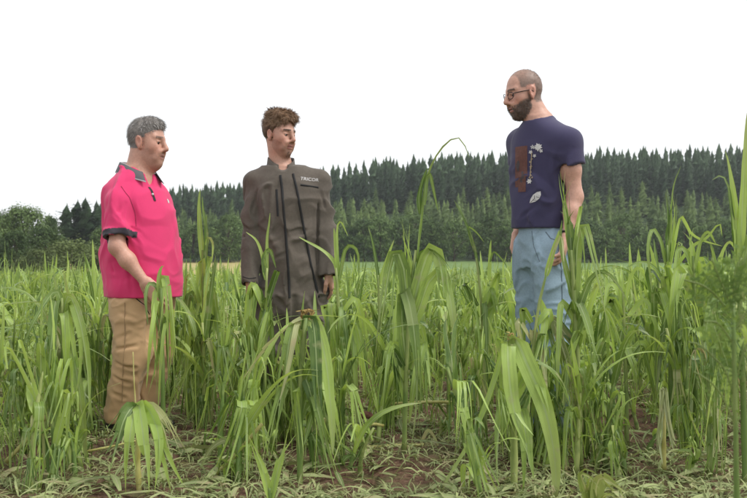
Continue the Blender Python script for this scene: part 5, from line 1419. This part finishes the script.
# tall spear right of the man in pink
e = hero(203, 4.9, 'tall upright maize spear between the pink polo and the grey overalls')
hstalk(e, [(205, 428), (204, 350), (203, 280), (203, 250)], .012, .007)
hleaf(e, [(203, 262), (200, 230), (199, 205), (200, 189)], .034, .2); hleaf(e, [(204, 270), (206, 235), (203, 210), (202, 196)], .028, .6); hleaf(e, [(205, 262), (207, 236), (206, 222), (207, 214)], .02, .2)
hleaf(e, [(204, 262), (208, 238), (213, 244), (212, 262, -.05)], .02, .3)
hang_more(e, 203, 262, 410, 10, 34, 6, .045)
# plant in front of the man's hand
e = hero(161, 4.15, 'broken maize plant standing in front of the hand at the pocket')
hstalk(e, [(163, 460), (163, 400), (162, 340), (161, 288)], .012, .008)
hleaf(e, [(161, 300), (159, 280), (161, 268), (164, 266)], .03, .2); hleaf(e, [(161, 300), (158, 288), (150, 284), (146, 296, -.05), (148, 325, -.08)], .024, .3); hleaf(e, [(162, 296), (165, 276), (168, 300, -.06), (171, 350, -.08), (172, 390, -.08)], .045, .1)
hleaf(e, [(161, 300), (156, 290), (154, 320, -.06), (156, 360, -.08)], .03, .2); hang_more(e, 162, 300, 430, 6, 26, 7, .042)
# plant across the navy man's arm
e = hero(571, 3.95, 'maize plant with an upright spear crossing the arm of the navy T-shirt man')
hstalk(e, [(580, 470), (578, 380), (574, 300), (571, 250)], .014, .009)
hleaf(e, [(572, 262), (567, 225), (563, 190), (564, 164)], .034, .25); hleaf(e, [(573, 280), (570, 230), (568, 200), (566, 178)], .04, .1); hleaf(e, [(572, 270), (578, 218), (581, 206), (580, 216), (577, 236, -.05)], .02, .3)
hleaf(e, [(574, 300), (578, 240), (584, 225), (590, 250, -.05), (600, 300, -.08), (606, 350, -.1)], .05, .1); hleaf(e, [(573, 300), (564, 262), (560, 240), (562, 220)], .03, .3)
hleaf(e, [(575, 320), (590, 280), (604, 272), (618, 290, -.05), (626, 315, -.08)], .035, .2); hang_more(e, 578, 280, 450, 12, 60, 8, .05, .08)
# thin leaning shoot in front of the jeans
e = hero(536, 3.9, 'thin leaning maize shoot in front of the pale blue jeans')
hstalk(e, [(524, 460), (530, 380), (538, 310), (548, 268)], .009, .005)
hleaf(e, [(546, 276), (553, 250), (557, 238), (559, 230)], .03, .2); hleaf(e, [(548, 270), (558, 240), (562, 238), (564, 262, -.05)], .014, .3, .3, M_leafdry); hleaf(e, [(540, 300), (545, 318), (540, 350, -.05), (530, 390, -.08)], .035, .2); hang_more(e, 534, 310, 450, 5, 40, 9, .045, .2)
# curled tall plant in the right half
e = hero(668, 4.4, 'maize plant right of the navy T-shirt man with curled upper leaves before the wood')
hstalk(e, [(672, 440), (670, 350), (668, 280), (667, 245)], .012, .007)
hleaf(e, [(668, 262), (667, 222), (664, 196), (658, 178)], .034, .3); hleaf(e, [(668, 262), (671, 210), (674, 184), (681, 166)], .012, .2); hleaf(e, [(669, 262), (673, 218), (670, 196), (665, 186)], .036, .1)
hleaf(e, [(668, 275), (660, 240), (652, 230), (648, 252, -.05), (652, 290, -.05)], .024, .4); hleaf(e, [(669, 270), (680, 218), (690, 232), (702, 240), (722, 246)], .022, .5); hleaf(e, [(670, 275), (690, 248), (706, 238), (716, 226), (720, 224), (722, 236)], .022, .4)
hleaf(e, [(669, 290), (655, 268), (640, 262), (626, 268)], .018, .4); hang_more(e, 670, 262, 430, 12, 60, 10, .05)
# tall leaves at the right edge
e = hero(742, 3.7, 'tall maize plant at the right edge, its top leaf arching above the tree line')
hstalk(e, [(746, 500), (744, 420), (741, 330), (738, 262)], .014, .008)
hleaf(e, [(738, 270), (736, 220), (732, 180), (726, 152), (716, 130), (713, 126)], .046, .3); hleaf(e, [(739, 270), (742, 215), (744, 170), (746, 130), (747, 112)], .040, .1); hleaf(e, [(738, 280), (734, 236), (728, 186), (720, 176), (712, 180)], .026, .3)
hleaf(e, [(740, 290), (748, 240), (754, 200), (756, 170)], .045, .1); hleaf(e, [(740, 300), (752, 260), (764, 252), (772, 290)], .05, .1); hang_more(e, 742, 280, 470, 10, 60, 12, .05)
# leaf arch beside the overalls' sleeve
e = hero(338, 4.5, 'maize plant at the sleeve of the grey overalls with an arching leaf')
hstalk(e, [(342, 445), (340, 360), (338, 300), (336, 268)], .012, .007)
hleaf(e, [(338, 275), (335, 240), (334, 228)], .026, .3); hleaf(e, [(337, 275), (334, 262), (322, 250), (304, 240), (299, 237)], .022, .5); hleaf(e, [(338, 272), (337, 230), (341, 222), (348, 236)], .014, .3); hleaf(e, [(339, 280), (345, 250), (352, 246), (358, 254), (359, 280)], .022, .3); hang_more(e, 339, 275, 430, 10, 36, 13, .046)
# leaf spike in front of the overalls
e = hero(266, 4.45, 'slim maize plant spiking up in front of the dark grey overalls')
hstalk(e, [(264, 448), (265, 370), (266, 300), (267, 268)], .011, .006)
hleaf(e, [(267, 275), (267, 240), (269, 224), (270, 213)], .018, .3); hleaf(e, [(266, 280), (262, 255), (256, 240), (246, 232)], .02, .3); hleaf(e, [(266, 280), (264, 258), (270, 250), (276, 268)], .03, .2); hang_more(e, 266, 275, 430, 9, 36, 14, .045)
# slim leaning stem in the gap, dark wood behind
e = hero(478, 4.7, 'slim leaning maize shoot in front of the dark wood beside the navy man')
hstalk(e, [(486, 438), (484, 360), (480, 290), (476, 258)], .010, .005)
hleaf(e, [(480, 275), (472, 240), (462, 215), (454, 200)], .018, .4); hleaf(e, [(475, 254), (468, 228), (476, 232), (484, 242)], .012, .3); hleaf(e, [(489, 280), (490, 250), (491, 240)], .022, .2); hleaf(e, [(490, 262), (494, 252), (504, 262), (507, 268)], .010, .3); hang_more(e, 482, 285, 420, 8, 36, 15, .045)
e = hero(313, 4.75, 'slim maize shoot left of the tallest plant, thin tip in front of the wood'); e.location.x = px_x(380, 4.75)
hstalk(e, [(380, 434), (380, 360), (379, 300), (378, 275)], .010, .006); hleaf(e, [(379, 285), (376, 262), (372, 240), (368, 226)], .02, .3); hleaf(e, [(379, 285), (388, 256), (394, 240)], .024, .2); hang_more(e, 380, 290, 430, 8, 34, 16, .045)
for px, d, yt, lab in ((694, 4.3, 226, 'upright maize plant left of the tall right-edge plant, tip before the dark wood'), (716, 4.6, 236, 'slender maize plant between the curled plant and the right edge'), (624, 4.4, 262, 'maize plant right of the navy man with a leaf pointing at the wood')):
    e = hero(px, d, lab)
    gy = HY + CZ * F / d
    hstalk(e, [(px + 3, gy), (px + 2, gy - 70), (px, yt + 60), (px - 1, yt + 30)], .012, .006)
    hleaf(e, [(px - 1, yt + 42), (px - 3, yt + 14), (px - 6, yt)], .034, .2); hleaf(e, [(px, yt + 44), (px + 6, yt + 16), (px + 14, yt + 6), (px + 22, yt + 18)], .028, .4); hleaf(e, [(px, yt + 50), (px - 8, yt + 26), (px - 16, yt + 24), (px - 20, yt + 50, -.05)], .03, .3)
    hang_more(e, px, yt + 40, gy - 20, 12, 44, int(px), .05)
# young two-leaf shoot at the bottom
e = hero(272, 3.35, 'two-leaved young maize shoot forming a V at the bottom edge')
hstalk(e, [(270, 520), (270, 505), (270, 488)], .008, .007); hleaf(e, [(270, 498), (263, 470), (254, 448), (246, 428)], .034, .2, .5); hleaf(e, [(271, 500), (278, 470), (285, 448), (291, 426)], .034, -.2, .5); hleaf(e, [(270, 500), (273, 492), (275, 470), (277, 458)], .02, .3)
# bleached drooping tuft at lower right
e = hero(664, 3.85, 'bleached whitish maize tuft hanging in strips at lower right')
hstalk(e, [(664, 470), (664, 440), (664, 420), (663, 392)], .010, .006, M_yellow)
M_pale = mat_leaf('whitened_maize_leaf', (0.26, 0.31, 0.14), (0.50, 0.54, 0.30), (0.56, 0.58, 0.36), .3, dry=(.6, .55, .35), rough=.6)
for k in range(10): x1 = PR.uniform(650, 678); hleaf(e, [(663, 398), (663.5 + PR.uniform(-3, 3), 389), ((663 + x1) / 2, 418, -.05), (x1, 440, -.06), (x1 + PR.uniform(-6, 6), PR.uniform(436, 470), -.06)], PR.uniform(.012, .03), PR.uniform(-1.2, 1.2), .3, M_pale)
# yellow-green leaf top at the very bottom
e = hero(606, 2.75, 'yellowish cut maize top poking up at the bottom edge, right of centre')
hstalk(e, [(600, 560), (598, 530), (594, 500)], .012, .010, M_yellow)
M_lime = mat_leaf('lime_maize_leaf', (0.17, 0.24, 0.05), (0.34, 0.40, 0.12), (0.45, 0.46, 0.2), .35)
for pts, w in (([(594, 520), (586, 490), (582, 474), (592, 476), (606, 488)], .05), ([(596, 520), (596, 488), (602, 478), (616, 488), (632, 505)], .055), ([(598, 520), (604, 494), (616, 492), (626, 502)], .04), ([(596, 515), (588, 486), (590, 472)], .035)): hleaf(e, pts, w, .2, .5, M_lime)
# fallen and broken stalks lying in the front
def fallen(label, px, d, pts, r, leaves=()):
    e = hero(px, d, label, 'broken_stalk', None, 'maize stalk'); hstalk(e, pts, r, r * .8, M_yellow, 9)
    for q, w in leaves: hleaf(e, q, w, .4, .3, M_leafdry)
fallen('pale broken maize stalk lying level behind the snapped plant, centre', 390, 4.35, [(338, 449), (362, 448), (388, 446), (424, 445)], .010, [([(420, 445), (428, 430), (436, 440), (440, 452)], .02)])
fallen('bent yellow stalk stub rising from the litter, right of the snapped plant', 366, 4.2, [(364, 462), (363, 445), (362, 428), (372, 424), (384, 426)], .009)
fallen('yellow broken stalk lying level in the middle of the gap', 430, 4.75, [(386, 404), (410, 403), (440, 402), (470, 404)], .009)
fallen('short yellow stalk piece on bare soil near the bottom centre', 478, 3.85, [(466, 474), (476, 480), (488, 483)], .013)
fallen('long yellowish stalk leaning along the ground at lower left', 225, 3.8, [(196, 492), (215, 476), (240, 450), (262, 424)], .010, [([(240, 450), (228, 440), (212, 448), (200, 470)], .03)])
fallen('split yellow stalk sloping to the ground beneath the left tall plant', 40, 4.0, [(6, 462), (30, 436), (58, 402)], .010)
fallen('thin pale stalk across the litter left of the khaki trousers', 100, 4.1, [(84, 452), (110, 447), (140, 440)], .006)
# reddish brown clod of earth
bm = bmesh.new(); bmesh.ops.create_icosphere(bm, subdivisions=4, radius=.034); me = bpy.data.meshes.new('clod'); 
for v in bm.verts: c = np.array(v.co); v.co = Vector(c * np.array([1.1, 1, .9]) * (1 + .16 * float(fbm(c[None] * 40, 2, 3)[0])))
bm.to_mesh(me); bm.free(); me.polygons.foreach_set('use_smooth', np.ones(len(me.polygons), bool))
x, y = px_x(367, 4.95), 4.95; o = link('earth_clod', me, mat_noise('red_earth', (.11, .05, .035), (.24, .115, .08), 60, .9, bump=.5, bdist=.003), None, (x, y, gz(x, y) + .06)); tag(o, 'round reddish brown clod among stalks left of the tallest maize', 'clod')
# feathery weed close to the lens at the right edge
M_weed = mat_leaf('weed_leaf', (0.08, 0.15, 0.035), (0.20, 0.31, 0.08), (0.25, 0.32, 0.10), .35)
e = hero(734, 1.7, 'feathery green weed close to the camera at the right edge', 'weed', None, 'weed')
e.location.z = gz(e.location.x, 1.7)
hstalk(e, [(739, 756), (737, 520), (735, 400), (733, 300)], .006, .004, M_stalk, name='stem')
def frond(e, pts, w, nl=9):
    P = resample(loc_(e, pts, e['d0']), nl + 2); mb = MB(); tg = np.gradient(P, axis=0)
    V, Fc = tube(P, [.0016] * len(P), 5); mb.add(V, Fc, .5, [(.5, 0)] * len(V))
    for i in range(1, nl + 2):
        t = unit(tg[i]); up = unit(np.cross(t, [0.1, 1, .2])); s = math.sin(math.pi * min(1, .25 + .75 * i / (nl + 1))) ** .7
        for sg in (-1, 1):
            ln = w * s * PR.uniform(.75, 1.2); dr = unit(up * sg + t * .6 + np.array([0, PR.uniform(-.5, .5), PR.uniform(-.3, .1)])); q = P[i]
            for k in range(3):   # pinnate lobes
                b = q + dr * ln * k / 3; l2 = ln * .42 * (1 - k * .16); tt = unit(dr * .8 + t * .8); t3 = unit(dr * .8 - t * .6); wv = unit(np.cross(dr, [0, 1, 0]))
                mb.add([b, b + tt * l2 * .5 + dr * l2 * .12, b + tt * l2, b + tt * l2 * .5 - dr * l2 * .16], [[0, 1, 2, 3]], .5, [(.3, 0), (.4, .01), (.3, .02), (.2, .01)])
                mb.add([b, b + t3 * l2 * .5 + dr * l2 * .12, b + t3 * l2, b + t3 * l2 * .5 - dr * l2 * .16], [[0, 1, 2, 3]], .5, [(.3, 0), (.4, .01), (.3, .02), (.2, .01)])
            mb.add([q + dr * ln * .8 + wv * .004, q + dr * ln * 1.15, q + dr * ln * .8 - wv * .004], [[0, 1, 2]], .5, [(.3, 0)] * 3)
    return link('frond', mb.mesh('frond', uv=True, rnd=False), M_weed, e)
for pts, w in (([(734, 320), (720, 300), (704, 286), (684, 280)], .045), ([(733, 310), (722, 284), (716, 270), (712, 258)], .05), ([(734, 305), (738, 280), (744, 262), (752, 250)], .05), ([(735, 330), (748, 310), (760, 304)], .05), ([(734, 345), (724, 330), (716, 322), (704, 322)], .045), ([(735, 400), (725, 370), (712, 356), (700, 345), (688, 342)], .028), ([(737, 430), (722, 396), (708, 380), (694, 372)], .022), ([(736, 380), (744, 350), (752, 340)], .04), ([(733, 300), (734, 282), (736, 268), (742, 258)], .04)): frond(e, pts, w)

# ------------------------------------------------------------------ shredded leaf litter on the soil
rs = np.random.RandomState(8); VV = []; FF = []; UU = []; RR = []; base = 0; n = 5
cnt = 26000
ly = 3.3 + 5.2 * rs.rand(cnt) ** 1.2; lx = (rs.uniform(-60, 810, cnt) - PX0) / F * ly
dens = fbm(np.stack([lx * 1.6, ly * 1.6, 0 * lx], 1), 31, 2)
hz = terrain(lx, ly) + near_bumps(lx, ly)
for i in range(cnt):
    if dens[i] < -.20 and rs.rand() < .8: continue
    big = rs.rand() < .06; L_ = rs.uniform(.03, .15) * (2.2 if big else 1); w = rs.uniform(.012, .032) if big else rs.uniform(.002, .010); az = rs.rand() * 6.28; cv_ = rs.normal(0, .7); s = np.linspace(0, 1, n)
    a = az + cv_ * (s - .5); X = np.cumsum(np.cos(a)) * L_ / n; Y = np.cumsum(np.sin(a)) * L_ / n
    zz = hz[i] + .006 + .045 * rs.rand() * rs.rand() + rs.uniform(-.02, .05) * (s - .3) + .02 * rs.rand() * np.sin(s * 3.1)
    ww = w * np.sin(np.pi * np.clip(s * .9 + .08, 0, 1)) ** .6; tl = rs.uniform(-.8, .8)
    q = np.empty((n * 2, 3), np.float32)
    for sg, o in ((-1, 0), (1, 1)): q[o::2, 0] = lx[i] + X - np.sin(a) * ww * sg * .5; q[o::2, 1] = ly[i] + Y + np.cos(a) * ww * sg * .5; q[o::2, 2] = zz + sg * tl * ww * .5
    VV.append(q); u = np.zeros((n * 2, 2), np.float32); u[0::2, 0] = .1; u[1::2, 0] = .9; u[:, 1] = np.repeat(s * L_, 2); UU.append(u)
    FF.append(np.array([[2 * k, 2 * k + 1, 2 * k + 3, 2 * k + 2] for k in range(n - 1)], np.int32) + base); base += n * 2; RR.append(np.full(n * 2, rs.rand(), np.float32))
me = mesh_from('leaf_litter', np.concatenate(VV), np.concatenate(FF)); set_uv(me, np.concatenate(UU)); a = me.attributes.new('rnd', 'FLOAT', 'POINT'); a.data.foreach_set('value', np.concatenate(RR))
M_litter = mat_leaf('leaf_litter', (0.10, 0.145, 0.042), (0.33, 0.39, 0.155), (0.4, 0.38, 0.22), .2, dry=(.33, .26, .15), dry_amt=.09, rough=.7)
tag(link('leaf_litter', me, M_litter), 'shredded leaf litter strewn over the reddish soil', 'leaf litter', kind='stuff')

# ------------------------------------------------------------------ thin damp air between here and the wood
bm = bmesh.new(); bmesh.ops.create_cube(bm, size=1)
for v in bm.verts: v.co = Vector((v.co.x * 1000, 290 + v.co.y * 720, 24 + v.co.z * 60))
me = bpy.data.meshes.new('haze'); bm.to_mesh(me); bm.free()
m = bpy.data.materials.new('haze'); m.use_nodes = True; nn = m.node_tree.nodes; nn.clear(); pv = nn.new('ShaderNodeVolumePrincipled'); oo = nn.new('ShaderNodeOutputMaterial')
pv.inputs['Color'].default_value = (.92, .95, 1, 1); pv.inputs['Density'].default_value = .00032; pv.inputs['Anisotropy'].default_value = .2
m.node_tree.links.new(pv.outputs[0], oo.inputs['Volume'])
tag(link('haze', me, m), 'faint pale haze in the air over the field', 'haze', kind='stuff')

for o in COL.objects:
    if 'd0' in o.keys(): del o['d0']
